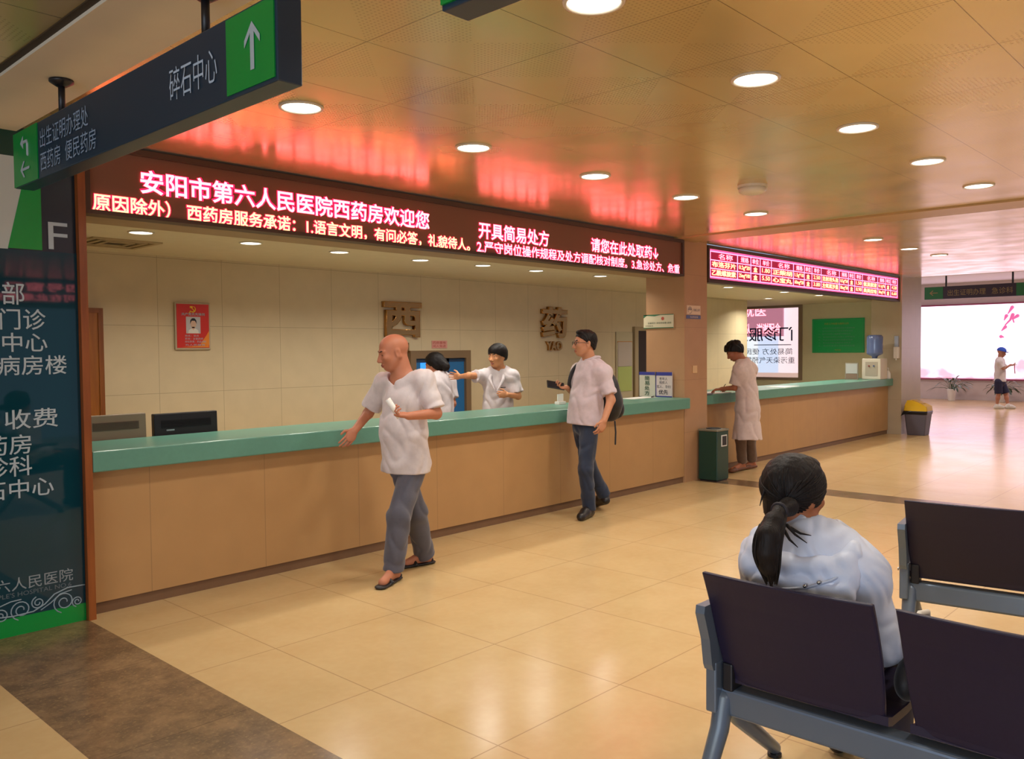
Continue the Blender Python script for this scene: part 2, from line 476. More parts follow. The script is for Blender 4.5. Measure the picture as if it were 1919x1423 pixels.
text('pane_lettering', '重污染天气预警', M_BLUET, win, (XR+.045, 8.7, 1.20), -Y_, Z_, width=1.1, height=.13, mirror=True)
obj('pane_line', A().box((XR+.044, 7.68, 1.575), (XR+.047, 8.5, 1.59)), M_BLUET, win)
def glow_wall():
    q = NT('glowing hall wall'); o = q.xyz()
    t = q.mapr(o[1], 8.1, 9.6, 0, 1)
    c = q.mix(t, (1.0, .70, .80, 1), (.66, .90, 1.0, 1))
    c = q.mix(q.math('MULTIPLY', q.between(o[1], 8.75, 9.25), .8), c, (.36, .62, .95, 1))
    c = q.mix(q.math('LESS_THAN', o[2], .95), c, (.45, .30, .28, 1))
    q.L(c, q.b.inputs['Emission Color']); q.b.inputs['Emission Strength'].default_value = .95  # the bright hall's light is painted as emission, the wall itself glows
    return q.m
struct('wall_hall', A().box((18.2, 7.0, 0), (18.3, 11.5, 2.6)), glow_wall())
lb = A().box((18.1, 8.6, 1.78), (18.16, 10.6, 2.56))
lo = thing('led_banner', (18.13, 9.6, 1.78), 'pink red lit scrolling sign seen through the window', 'display')
obj('panel', lb, mat('pink banner panel', '70405a', .5, emit=(.75, .30, .42), estr=.6), lo)
text('lettering', '请自觉就医', M_LEDR, lo, (18.1, 10.5, 2.24), -Y_, Z_, width=1.5, height=.26, bold=.01)
text('lettering', '挂号、就诊请排队、谢谢配合', M_LEDR, lo, (18.1, 10.55, 1.84), -Y_, Z_, width=1.9, height=.24, bold=.02)

# ------------------------------------------------------------------ counters
def counter(x0, x1, yf, label, toplabel):
    c = thing('service_counter', ((x0+x1)/2, yf+.35, 0), label, 'counter')
    obj('front_panel', A().box((x0, yf+.085, .07), (x1, yf+.13, .848)), M_PANEL, c)
    obj('kick_strip', A().box((x0, yf+.10, 0), (x1, yf+.14, .07)), M_KICK, c)
    obj('work_ledge', A().box((x0, yf+.13, .70), (x1, yf+.75, .74)), M_LINTEL, c)
    t = obj('countertop', A().rbox((x0, yf, .848), (x1, yf+.62, .969), .008), M_TEAL)
    tag(t, toplabel, 'countertop')
counter(1.88, 8.34, 5.06, 'long tan panelled service counter under the large red display', 'long teal countertop left of the tan pillar')
counter(8.845, 15.29, 5.235, 'tan panelled service counter right of the pillar, under the price display', 'teal countertop right of the tan pillar')

# ------------------------------------------------------------------ LED displays
def led_frame(t, x0, x1, yf, z0, z1, fr=.03, panel=M_LEDPANEL, depth=.10):
    a = A().box((x0, yf, z1-fr), (x1, yf+depth, z1)).box((x0, yf, z0), (x1, yf+depth, z0+fr*.7)).box((x0, yf, z0+fr*.7), (x0+fr, yf+depth, z1-fr)).box((x1-fr, yf, z0+fr*.7), (x1, yf+depth, z1-fr))
    obj('frame', a, M_LEDFRAME, t)
    obj('screen', A().box((x0+fr, yf+.02, z0+fr*.7), (x1-fr, yf+depth-.01, z1-fr)), panel, t)

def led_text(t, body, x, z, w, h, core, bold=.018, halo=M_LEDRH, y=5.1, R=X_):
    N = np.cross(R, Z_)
    text('lettering', body, halo, t, (x-.004, y, z-.004), R, Z_, width=w+.008, height=h+.008, bold=bold+.045, lift=.003)  # fatter red copy behind the letters, painted bloom of the overexposed LEDs
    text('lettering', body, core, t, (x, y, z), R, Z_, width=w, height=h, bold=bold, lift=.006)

yl = 5.085
t = thing('led_display', (5.06, 5.14, 2.335), 'long red scrolling LED display above the left counter', 'display')
led_frame(t, 1.88, 8.26, yl, 2.335, 2.742, .035, depth=.12)
py = yl+.02
def lx(px, py_, yy=5.105): return pl(px, py_, 1, yy)[0]
def lz(px, py_, yy=5.105): return pl(px, py_, 1, yy)[2]
zt, zb = 2.632, 2.487
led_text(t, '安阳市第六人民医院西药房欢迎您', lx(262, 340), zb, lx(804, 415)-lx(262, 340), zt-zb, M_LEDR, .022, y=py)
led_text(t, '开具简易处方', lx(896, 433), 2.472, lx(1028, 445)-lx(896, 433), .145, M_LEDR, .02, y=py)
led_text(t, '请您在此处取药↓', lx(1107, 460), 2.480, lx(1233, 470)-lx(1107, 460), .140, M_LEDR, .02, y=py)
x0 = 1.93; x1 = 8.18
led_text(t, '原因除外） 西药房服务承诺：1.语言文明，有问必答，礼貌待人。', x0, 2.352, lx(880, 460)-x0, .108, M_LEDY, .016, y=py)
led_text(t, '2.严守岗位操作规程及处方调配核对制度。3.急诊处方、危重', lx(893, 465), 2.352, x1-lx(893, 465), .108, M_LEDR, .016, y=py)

t = thing('led_display', (12.15, 5.16, 2.32), 'shorter magenta LED price table display right of the pillar', 'display')
y2 = 5.13
led_frame(t, 8.86, 15.28, y2, 2.30, 2.735, .035, panel=mat('dark led panel', '4a1418', .5), depth=.12)
pp = y2+.02
gl = A()
xa, xb = 8.93, 15.2
zr = [2.375, 2.475, 2.575, 2.675]
for z in zr: gl.box((xa, pp-.004, z-.006), (xb, pp, z+.006))
cols = [xa]
for k in range(4):
    b = xa+(xb-xa)/4*k
    for d_ in (.42, .64, .80, 1.0): cols.append(b+(xb-xa)/4*d_)
for x in cols: gl.box((x-.008, pp-.004, 2.37), (x+.008, pp, 2.68))
obj('grid_lines', gl, mat('lit led pink line', 'ff60a0', .5, emit=(1.0, .30, .55), estr=2.2), t)
eb = A().box((xa-.03, pp-.003, 2.355), (xb+.03, pp, 2.375)).box((xa-.03, pp-.003, 2.68), (xb+.03, pp, 2.70)).box((xa-.03, pp-.003, 2.355), (xa-.01, pp, 2.70)).box((xb+.01, pp-.003, 2.355), (xb+.03, pp, 2.70))
obj('border_glow', eb, M_LEDP, t)
obj('backlight', A().box((xa-.03, pp-.001, 2.355), (xb+.03, pp+.004, 2.70)), M_GLOWP, t)
names = [('布洛芬片', '乙酰螺旋素'), ('正柴胡', '心宝丸'), ('注射用头孢', '左氧氟沙星'), ('氨溴索液', '奥美拉唑')]
qs = [('0.2g*20', '25mg*100'), ('1.5g*10', '60mg*20'), ('0.5g*24', '10mg*30'), ('0.1g*6', '20mg*14')]
pr = [('1.80', '5.50'), ('2.50', '3.80'), ('1.50', '8.90'), ('4.20', '6.60')]
for k in range(4):
    b = xa+(xb-xa)/4*k; wv = (xb-xa)/4
    for hd, dx, ww in (('名称', .12, .22), ('规格', .47, .13), ('单位', .66, .11), ('单价', .84, .12)):
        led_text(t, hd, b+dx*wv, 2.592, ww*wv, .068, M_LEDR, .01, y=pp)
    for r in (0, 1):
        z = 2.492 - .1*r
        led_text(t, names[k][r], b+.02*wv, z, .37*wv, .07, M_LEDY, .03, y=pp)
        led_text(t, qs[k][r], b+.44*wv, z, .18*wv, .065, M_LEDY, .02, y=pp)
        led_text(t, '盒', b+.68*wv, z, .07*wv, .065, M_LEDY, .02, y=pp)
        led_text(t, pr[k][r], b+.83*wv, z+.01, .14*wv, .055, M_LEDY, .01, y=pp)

t = thing('led_display', (4.6, -5.1, 2.4), 'red scrolling display across the hall, seen reflected in the dark glass board', 'display')
led_frame(t, 1.4, 7.8, -5.06, 2.35, 2.742, .035, depth=-.12)
text('lettering', '收费处四号窗口', M_LEDR, t, (6.5, -5.034, 2.56), -X_, Z_, width=2.1, height=.14, bold=.01)
text('lettering', '农合、医保、自费、均可在此缴费支付：现金、刷卡、扫码支付', M_LEDR, t, (7.6, -5.034, 2.40), -X_, Z_, width=6.0, height=.12, bold=.01)
struct('trim_6', A().box((-6, -5.4, 2.3), (15.9, -5.19, ZC)), M_LINTEL)

# ------------------------------------------------------------------ ceiling fittings
NTH = ['nearest', 'second', 'third', 'fourth', 'fifth', 'sixth', 'seventh']
def downlight(x, y, z, r, label, group):
    t = thing('downlight', (x, y, z), label, 'ceiling light', group)
    obj('rim', A().lathe((x, y, z), [(r*.90, -.001), (r*.90, -.007), (r*.96, -.010), (r*1.04, -.008), (r*1.06, .001)], 36), M_RIM, t, smooth=True)
    obj('lamp', A().lathe((x, y, z), [(r*.02, -.006), (r*.5, -.006), (r*.89, -.004), (r*.89, -.001)], 36), M_BULB, t)
    return t
base = downlight(ROWS[5][0], ROWS[5][1], ZC, .105, 'round lit downlight first from the left in the row along the red display', 'lights of the hall ceiling')
for k in range(1, 5):
    dup(base, (ROWS[5+k][0], ROWS[5+k][1], ZC), 'round lit downlight, %s from the left in the row along the red display' % NTH[k], 'lights of the hall ceiling')
for k in range(5):
    dup(base, (ROWS[k][0], ROWS[k][1], ZC), 'round lit downlight, %s to the camera in the row over the aisle at right' % NTH[k], 'lights of the hall ceiling')
for k in range(3):
    dup(base, (FAR_ROW[k][0], FAR_ROW[k][1], ZC), 'round lit downlight beyond the ceiling cover plate, %s of three' % NTH[k], 'lights of the hall ceiling')
b2 = downlight(INNER[0][0], INNER[0][1], ZP, .085, 'small round downlight over the pharmacy, leftmost beside the air vent', 'lights of the pharmacy ceiling')
for k in range(1, 7):
    dup(b2, (INNER[k][0], INNER[k][1], ZP), 'small round downlight in the pharmacy ceiling, %s from the left' % NTH[k], 'lights of the pharmacy ceiling')
for k in range(4):
    dup(b2, (INNER_R[k][0], INNER_R[k][1], ZP), ['small round downlight just right of the pillar, behind the price display', 'small round downlight second right of the pillar behind the price display', 'small round downlight furthest right behind the price display', 'small round downlight deepest in the room, before the lit window'][k], 'lights behind the price display')
s = pl(1410, 353, 2, ZC-.02)
t = thing('smoke_detector', (s[0], s[1], ZC-.075), 'white round smoke detector on the hall ceiling', 'smoke detector')
obj('base_plate', A().lathe((s[0], s[1], ZC), [(.11, 0), (.11, -.018)], 32), M_RIM, t)
obj('sensor_dome', A().lathe((s[0], s[1], ZC), [(.1, -.018), (.1, -.045), (.075, -.062), (.03, -.07)], 32), M_RIM, t, smooth=True)
v = pl(215, 455, 2, ZP)
t = thing('air_vent', (v[0], v[1], ZP-.02), 'square louvred air vent in the pharmacy ceiling at left', 'vent')
fr = A()
for d0, d1 in ((.26, .22), (.18, .15), (.11, .08)):
    for sg in (-1, 1):
        a0, a1 = sorted((sg*d0, sg*d1))
        fr.box((v[0]+a0, v[1]-d0, ZP-.012), (v[0]+a1, v[1]+d0, ZP+.002))
        fr.box((v[0]-d1, v[1]+a0, ZP-.012), (v[0]+d1, v[1]+a1, ZP+.002))
obj('frame', fr, mat('beige vent metal', 'b5a27c', .5), t)
obj('duct', A().box((v[0]-.21, v[1]-.21, ZP-.004), (v[0]+.21, v[1]+.21, ZP+.001)), mat('dark duct', '4a4030', .8), t)

# ------------------------------------------------------------------ hanging signs
def arrow(c, R, U, N, s, ang=0, w=.13):
    """flat arrow polygon pointing along U rotated by ang"""
    ca, sa = math.cos(ang), math.sin(ang)
    pts = [(-w*.5, -1), (w*.5, -1), (w*.5, .55), (.62, .02), (.62, .32), (0, 1), (-.62, .32), (-.62, .02), (-w*.5, .55)]
    return [np.array(c)+R*((x*ca-y*sa)*s)+U*((x*sa+y*ca)*s)+N*.002 for x, y in pts]

sx = 1.36
t = thing('hanging_sign', (sx+.04, 3.25, 2.33), 'long navy and green direction sign hanging at upper left, near the camera', 'sign')
zlo, zhi = 2.332, 2.575
ya, yb = 2.20, 4.53
obj('panel', A().rbox((sx+.001, ya, zlo-.006), (sx+.085, yb, zhi+.006), .004), M_NAVY2, t)
obj('green_panel', A().box((sx-.003, ya+.012, zlo+.006), (sx+.004, 2.49, zhi-.003)), M_GREEN, t)
obj('green_panel', A().box((sx-.003, 4.205, zlo-.004), (sx+.004, yb-.003, zhi+.004)), M_GREEN, t)
R_ = -Y_; N_ = np.array([-1., 0, 0])
obj('arrow', A().prism(arrow((sx-.003, 2.33, 2.457), R_, Z_, N_, .072, 0, .3), N_*.001), M_LETTER, t)
obj('arrow', A().prism(arrow((sx-.003, 4.365, 2.395), R_, Z_, N_, .06, math.radians(90), .2), N_*.001), M_LETTER, t)
ht = A().tube([(sx-.004, 4.325, 2.455), (sx-.004, 4.325, 2.505), (sx-.004, 4.335, 2.52), (sx-.004, 4.385, 2.52)], .0065, 8)
ht.prism([np.array((sx-.004, y, z)) for y, z in ((4.385, 2.55), (4.385, 2.49), (4.425, 2.52))], N_*.001)
obj('arrow', ht, M_LETTER, t)
M_LETD = mat('blue grey lettering', 'b4c8dc', .5)
text('lettering', '碎石中心', M_LETD, t, (sx-.001, 2.885, 2.400), R_, Z_, width=.335, height=.112, bold=-.004)
M_LETD2 = mat('dim blue grey lettering', '8ba2bd', .5)
text('lettering', '出生证明办理处', M_LETD2, t, (sx-.001, 4.165, 2.455), R_, Z_, width=.555, height=.085)
text('lettering', '西药房  便民药房', M_LETD2, t, (sx-.001, 4.165, 2.352), R_, Z_, width=.63, height=.085)
for yy in (2.70, 4.01):
    r = obj('rod', A().cyl((sx+.04, yy, zhi), (sx+.04, yy, ZC-.02), .014, n=16), M_BLACK, t, smooth=True)
    obj('flange', A().lathe((sx+.04, yy, ZC-.02), [(.022, -.03), (.05, -.012), (.05, -.002)], 24), M_BLACK, r, smooth=True)

t = thing('hanging_sign', (1.36, .75, 2.33), 'green sign with dark edge, only its lower corner showing at top of the view', 'sign')
obj('panel', A().rbox((1.345, -.1, 2.318), (1.43, 1.474, 2.57), .004), M_NAVY2, t)
obj('green_panel', A().box((1.338, -.08, 2.33), (1.348, 1.47, 2.56)), M_GREEN, t)
for yy in (.1, 1.2):
    obj('rod', A().cyl((1.385, yy, 2.57), (1.385, yy, ZC-.02), .014, n=16), M_BLACK, t, smooth=True)

fx = 21.0
t = thing('hanging_sign', (fx+.05, 5.2, 2.6), 'dark direction sign hanging far off in front of the lit mural', 'sign')
obj('panel', A().box((fx, 3.4, 2.605), (fx+.1, 6.5, 2.89)), mat('dim navy sign', '2a2238', .5), t)
obj('green_panel', A().box((fx-.004, 6.1, 2.61), (fx+.001, 6.495, 2.885)), mat('dim green film', '14683c', .5), t)
obj('green_panel', A().box((fx-.004, 4.0, 2.61), (fx+.001, 4.62, 2.885)), MATS['dim green film'], t)
obj('arrow', A().prism(arrow((fx-.004, 6.30, 2.75), R_, Z_, N_, .09, math.radians(90), .2), N_*.002), mat('amber lettering', '8a7a52', .5), t)
text('lettering', '出生证明办理', MATS['amber lettering'], t, (fx-.002, 6.0, 2.67), R_, Z_, width=.78, height=.14)
text('lettering', '急诊科', MATS['amber lettering'], t, (fx-.002, 5.1, 2.67), R_, Z_, width=.42, height=.14)
for yy in (6.05, 4.70):
    obj('rod', A().cyl((fx+.05, yy, 2.89), (fx+.05, yy, 3.3), .02, n=12), M_BLACK, t)

# ------------------------------------------------------------------ directory board at the left edge
yb_ = 5.10
t = thing('directory_board', (.9, 5.15, 0), 'tall navy glass directory board with green base at the left edge', 'sign')
obj('panel', A().box((.0, yb_, .10), (1.836, yb_+.09, 2.10)), M_NAVY, t)
obj('header', A().box((.0, yb_+.004, 2.10), (1.836, yb_+.09, 2.60)), mat('navy header', '172630', .25), t)
obj('top_strip', A().box((.0, yb_, 2.60), (1.836, yb_+.09, ZC-.003)), mat('dark green header', '0c3a2c', .3), t)
obj('base_panel', A().prism([(0, yb_-.002, 0), (1.836, yb_-.002, 0), (1.836, yb_-.002, .10), (0, yb_-.002, .10)], (0, .09, 0)), M_GREENB, t)
yy = yb_
obj('white_field', A().prism([(0.6, yy, 2.10), (1.488, yy, 2.10), (1.60, yy, 2.60), (.6, yy, 2.60)], (0, .01, 0)), M_WHITEG, t)
obj('green_wedge', A().prism([(1.488, yy-.001, 2.105), (1.658, yy-.001, 2.105), (1.658, yy-.001, 2.60), (1.60, yy-.001, 2.60)], (0, .01, 0)), M_GREENB, t)
text('floor_mark', 'F', M_LETTER, t, (1.69, yb_, 2.115), X_, Z_, width=.10, height=.15)
rows = [('门诊部', 1.562, 1.800, .122), ('主任门诊', 1.665, 1.665, .115), ('检验中心', 1.670, 1.545, .105), ('综合病房楼', 1.768, 1.418, .108),
        ('挂号 收费', 1.713, 1.125, .108), ('中西药房', 1.575, .988, .108), ('急诊科', 1.575, .868, .112), ('碎石中心', 1.682, .748, .104)]
for s_, xr, z, hh in rows:
    n = len(s_); wd = n*.108+(n-1)*.012
    text('lettering', s_, M_LETTER, t, (xr-wd, yb_, z), X_, Z_, width=wd, height=hh, bold=.008)
text('lettering', '安阳市第六人民医院', mat('grey script lettering', '8d9aa0', .5), t, (1.06, yb_, .245), X_, Z_, width=.71, height=.072)
text('lettering', "ANYANG SIXTH PEOPLE'S HOSPITAL NO.6", mat('dim small lettering', '5f7078', .5), t, (1.02, yb_, .212), X_, Z_, width=.74, height=.025)
M_WAVE = mat('pale swirl line', '8fa2ac', .5)
def spiral(cx_, cz_, r0, r1, a0, a1, n=28):
    return [(cx_+(r0+(r1-r0)*i/n)*math.cos(a0+(a1-a0)*i/n), yb_-.001, cz_+(r0+(r1-r0)*i/n)*math.sin(a0+(a1-a0)*i/n)) for i in range(n+1)]
wv = A()
for cxw, czw, sc, fl in ((1.50, .135, .055, 1), (1.585, .155, .035, -1), (1.72, .13, .06, 1), (1.40, .12, .045, 1), (1.79, .118, .03, 1)):
    wv.tube(spiral(cxw, czw, .012*sc/.05, sc, 0, fl*math.pi*3.4), .0035, 6)
wv.tube([(1.25, yb_-.001, .14), (1.36, yb_-.001, .118), (1.46, yb_-.001, .108), (1.56, yb_-.001, .112), (1.62, yb_-.001, .14), (1.67, yb_-.001, .185), (1.74, yb_-.001, .207), (1.83, yb_-.001, .205)], .004, 6)
wv.tube([(1.25, yb_-.001, .165), (1.40, yb_-.001, .175), (1.45, yb_-.001, .19), (1.50, yb_-.001, .192)], .0035, 6)
wv.tube([(1.60, yb_-.001, .112), (1.65, yb_-.001, .14), (1.70, yb_-.001, .18), (1.76, yb_-.001, .19)], .003, 6)
obj('swirl_ornament', wv, M_WAVE, t, smooth=True)

# ------------------------------------------------------------------ pharmacy room fittings
o = A().box((2.30, YB-.05, 0), (2.80, YB+.001, 1.87))
d = struct('door_1', o, M_WOOD)
obj('door_frame', A().box((2.80, YB-.06, 0), (2.84, YB, 1.87)).box((2.26, YB-.06, 1.87), (2.84, YB, 1.91)), wood_mat('door frame wood', '8f5118', '7a4312'), d)
d2 = struct('door_2', A().box((10.64, YB-.03, 0), (11.4, YB, 1.80)), mat('dark brown door', '2c1c18', .4))
obj('door_frame', A().box((10.55, YB-.05, 0), (10.64, YB, 1.80)).box((10.55, YB-.05, 1.80), (11.45, YB, 1.86)), mat('beige steel frame', 'a08d6c', .45), d2)
wp = A().box((6.17, YB-.06, .55), (6.25, YB, 1.53)).box((7.03, YB-.06, .55), (7.11, YB, 1.53)).box((6.25, YB-.06, 1.44), (7.03, YB, 1.53)).box((6.25, YB-.06, .55), (7.03, YB, .62))
w2 = struct('window_2', wp, mat('brown window frame', '7a6246', .5))
obj('pane', A().box((6.25, YB-.02, .62), (7.03, YB-.005, 1.44)), M_GLASSB, w2)
obj('pane_bar', A().box((6.74, YB-.035, .62), (6.775, YB-.018, 1.44)).box((6.25, YB-.035, 1.395), (7.03, YB-.018, 1.44)), mat('blue bar', '12304e', .4), w2)
obj('lit_screen', A().box((6.34, YB-.03, 1.12), (6.58, YB-.022, 1.39)), mat('lit blue screen', '1060c0', .3, emit=(.05, .33, .95), estr=1.1), w2)

t = thing('poster', (3.64, YB-.03, 1.56), 'red framed staff poster with a portrait on the pharmacy wall', 'poster')
obj('frame', A().rbox((3.472, YB-.025, 1.558), (3.806, YB-.001, 1.985), .004), mat('pale poster frame', 'b9a88a', .4), t)
obj('print', A().box((3.487, YB-.029, 1.575), (3.791, YB-.02, 1.97)), M_RED, t)
q = A().prism([(3.70, YB-.030, 1.60), (3.79, YB-.030, 1.60), (3.79, YB-.030, 1.73), (3.765, YB-.030, 1.69)], (0, .001, 0)).prism([(3.52, YB-.030, 1.58), (3.785, YB-.030, 1.58), (3.785, YB-.030, 1.60)], (0, .001, 0))
obj('orange_flash', q, mat('orange print', 'e8871e', .4), t)
em = A().tube([(3.635+.026*math.cos(a), YB-.031, 1.925+.026*math.sin(a)) for a in np.linspace(-2.6, 1.2, 14)], [.003+.003*math.sin(i/13*3.14) for i in range(14)], 8)
em.tube([(3.622, YB-.031, 1.94), (3.655, YB-.031, 1.905)], .005, 8).box((3.61, YB-.033, 1.935), (3.635, YB-.03, 1.952)).tube([(3.612, YB-.031, 1.902), (3.605, YB-.031, 1.893)], .005, 8)
obj('emblem', em, mat('yellow print', 'f0c02a', .4), t)
obj('portrait', A().box((3.572, YB-.0305, 1.705), (3.708, YB-.028, 1.857)), mat('grey portrait ground', 'c3c0c4', .5), t)
hd = A().lathe((0, 0, 0), [(.001, 0)], 3)
def disc(cx_, cz_, rx, rz, y, n=24): return [(cx_+rx*math.cos(2*math.pi*k/n), y, cz_+rz*math.sin(2*math.pi*k/n)) for k in range(n)]
obj('portrait_face', A().prism(disc(3.64, 1.79, .027, .037, YB-.0315), (0, .0005, 0)).prism([(3.627, YB-.0315, 1.765), (3.653, YB-.0315, 1.765), (3.66, YB-.0315, 1.735), (3.62, YB-.0315, 1.735)], (0, .0005, 0)), mat('portrait skin print', 'd9b59e', .5), t)
obj('portrait_hair', A().prism([(3.608, YB-.032, 1.79), (3.612, YB-.032, 1.825), (3.628, YB-.032, 1.843), (3.652, YB-.032, 1.843), (3.668, YB-.032, 1.825), (3.672, YB-.032, 1.79), (3.664, YB-.032, 1.805), (3.655, YB-.032, 1.82), (3.625, YB-.032, 1.82), (3.616, YB-.032, 1.805)], (0, .0005, 0)), M_BLACK, t)
obj('portrait_coat', A().prism([(3.59, YB-.032, 1.707), (3.692, YB-.032, 1.707), (3.685, YB-.032, 1.735), (3.655, YB-.032, 1.752), (3.64, YB-.032, 1.735), (3.625, YB-.032, 1.752), (3.595, YB-.032, 1.735)], (0, .0005, 0)), M_WHITE, t)
text('lettering', '共产党员先锋岗', M_LETTER, t, (3.53, YB-.029, 1.866), X_, Z_, width=.22, height=.026, bold=.01)
for i, (s_, z, w_) in enumerate((('姓名：党员', 1.675, .13), ('职务：主管药师', 1.648, .17), ('岗位职责：药品调配', 1.622, .2), ('为人民服务', 1.592, .19))):
    text('lettering', s_, M_LETTER, t, (3.56, YB-.029, z), X_, Z_, width=w_, height=.018)

def gold_char(label, body, latin, xc, z0, z1, w_, lz0, lz1, lw):
    t = thing('wall_character', (xc, YB-.03, z0), label, 'wall lettering')
    cu = bpy.data.curves.new('t', 'FONT'); cu.body = body; cu.size = 1; cu.offset = .022; cu.extrude = .06; cu.bevel_depth = .018; cu.bevel_resolution = 2; cu.resolution_u = 4
    def conv(cu, O, width, height, nm, dep):
        tt = bpy.data.objects.new('t', cu); COL.objects.link(tt); bpy.context.view_layer.update()
        me = bpy.data.meshes.new_from_object(tt.evaluated_get(bpy.context.evaluated_depsgraph_get())); bpy.data.objects.remove(tt)
        co = np.zeros(len(me.vertices)*3); me.vertices.foreach_get('co', co); co = co.reshape(-1, 3); mn, mx = co.min(0), co.max(0)
        sc_ = np.array([width/(mx[0]-mn[0]), height/(mx[1]-mn[1]), dep/(mx[2]-mn[2])]); c = (co-mn)*sc_
        P = np.array(O)+np.outer(c[:, 0], X_)+np.outer(c[:, 1], Z_)-np.outer(c[:, 2], Y_)-ORG[t.name]
        me.vertices.foreach_set('co', P.astype(np.float32).ravel()); me.materials.clear(); me.materials.append(M_GOLD); me.update(); me.name = nm
        link(bpy.data.objects.new(nm, me), t)
    conv(cu, (xc-w_/2, YB-.001, z0), w_, z1-z0, 'character', .05)
    cu2 = cu.copy(); cu2.body = latin
    conv(cu2, (xc-lw/2, YB-.001, lz0), lw, lz1-lz0, 'pinyin', .035)
gold_char('raised gold character above the walking man, with red reflections', '西', 'XI', 6.08, 1.68, 2.075, .545, 1.51, 1.62, .18)
gold_char('raised gold character with three latin letters beneath, near the man with glasses', '药', 'YAO', 8.70, 1.685, 2.10, .53, 1.515, 1.64, .33)

t = thing('wall_notice', (6.66, YB-.01, 1.56), 'small pink printed notice above the blue window', 'notice')
obj('sheet', A().box((6.535, YB-.006, 1.555), (6.775, YB-.001, 1.645)), mat('pink paper', 'd99a8c', .7), t)
text('lettering', '药房重地', mat('pink red print', 'b5483f', .6), t, (6.55, YB-.006, 1.605), X_, Z_, width=.2, height=.032)
text('lettering', '闲人免进', MATS['pink red print'], t, (6.55, YB-.006, 1.565), X_, Z_, width=.2, height=.032)

t = thing('notice_board', (10.32, YB-.02, .8), 'narrow pale board with two taped sheets beside the dark door', 'board')
obj('board', A().rbox((10.12, YB-.02, .80), (10.53, YB-.001, 1.78), .004), mat('pale board', 'b7ab8c', .5), t)
obj('sheet', A().box((10.15, YB-.026, 1.27), (10.50, YB-.018, 1.63)), mat('lilac paper', 'b5a79a', .7), t)
obj('sheet', A().box((10.15, YB-.025, .90), (10.50, YB-.018, 1.265)), mat('green yellow paper', 'a8b466', .7), t)
obj('sheet_edge', A().box((10.14, YB-.0255, 1.62), (10.51, YB-.02, 1.64)), mat('orange tape', 'b9793a', .6), t)

# monitors (seen from behind)
def monitor(x0, x1, y, z0, z1, m, label, ventm, tilt=.03):
    t = thing('monitor', ((x0+x1)/2, y+.1, .74), label, 'monitor')
    a = A().rbox((x0, y, z0), (x1, y+.045, z1), .006)
    a.v = [(p[0], p[1]+(p[2]-z0)*tilt, p[2]) for p in a.v]
    obj('casing', a, m, t)
    obj('bezel', A().box((x0+.012, y+.046+tilt*.08, z0+.012), (x1-.012, y+.05+tilt*.08, z1-.012)), M_BLACK, t)
    b = A()
    for k in range(9): b.box((x0+.05, y-.0015, z1-.05-k*.006), (x1-.05, y+.004, z1-.048-k*.006))
    obj('vent_slots', b, ventm, t)
    obj('stand', A().box(((x0+x1)/2-.04, y+.045, .745), ((x0+x1)/2+.04, y+.075, z0+.1)).rbox(((x0+x1)/2-.13, y+.0, .74), ((x0+x1)/2+.13, y+.18, .757), .005), m, t)
    return t
m1 = monitor(2.075, 2.472, 5.70, .82, 1.128, mat('warm grey plastic', '8a7a66', .5), 'grey monitor seen from behind at the left counter end', mat('grey slot', '6f6150', .6))
m2 = monitor(2.525, 2.985, 5.70, .80, 1.115, M_BLACK, 'black monitor seen from behind, on the left counter', mat('black slot', '08080a', .6))
lg = A()
for k in range(6): lg.box((2.61+k*.0095, 5.7035, .995), (2.617+k*.0095, 5.7065, 1.005))
obj('logo_mark', lg, M_LETTER, m2)

# items on the left counter
XF = 8.345
t = thing('counter_sign', (8.32, 5.62, .969), 'upright sign card with green vertical writing, leaning on the pillar', 'sign')
obj('card', A().box((XF-.03, 5.515, .970), (XF-.015, 5.735, 1.258)), mat('pale sign card', 'c9c8b8', .4), t)
obj('header_band', A().box((XF-.032, 5.515, 1.222), (XF-.029, 5.735, 1.258)), mat('blue band', '3a3f92', .4), t)
for k, ch in enumerate('简易处方'):
    text('lettering', ch, mat('green print', '2f5a46', .5), t, (XF-.03, 5.66, 1.160-k*.058), -Y_, Z_, width=.07, height=.05, bold=.01)
t = thing('counter_sign', (8.32, 5.39, .969), 'white priority notice card with blue edges, next to the pillar corner', 'sign')
obj('card', A().box((XF-.030, 5.285, .970), (XF-.012, 5.505, 1.258)), mat('white sign card', 'd2c6c2', .4), t)
obj('header_band', A().box((XF-.032, 5.285, 1.218), (XF-.029, 5.505, 1.258)).box((XF-.032, 5.285, .970), (XF-.029, 5.505, .982)).box((XF-.032, 5.498, .970), (XF-.029, 5.505, 1.258)), MATS['blue band'], t)
M_INK = mat('dark print', '3c3a44', .6)
text('lettering', '老年人', M_INK, t, (XF-.030, 5.455, 1.165), -Y_, Z_, width=.11, height=.035)
text('lettering', '残疾人', M_INK, t, (XF-.030, 5.455, 1.12), -Y_, Z_, width=.11, height=.035)
text('lettering', '军人、孕妇', M_INK, t, (XF-.030, 5.49, 1.072), -Y_, Z_, width=.185, height=.035)
text('lettering', '优先', M_INK, t, (XF-.030, 5.465, 1.0), -Y_, Z_, width=.125, height=.055, bold=.012)
t = obj('paper_sheet', A().box((7.75, 5.42, .9695), (8.22, 5.62, .9735)), M_PAPER); tag(t, 'flat white papers lying on the counter before the sign cards', 'paper')
t = thing('pen', (8.05, 5.5, .974), 'black pen lying over the white papers on the counter', 'pen')
obj('barrel', A().tube([(8.1, 5.42, .981), (8.22, 5.47, .981)], .006, 10), M_BLACK, t, smooth=True)
obj('tip', A().cyl((8.1, 5.42, .981), (8.085, 5.414, .981), .004, .001, 10), M_STEEL, t)
p_ = pl(1050, 758, 2, .97)
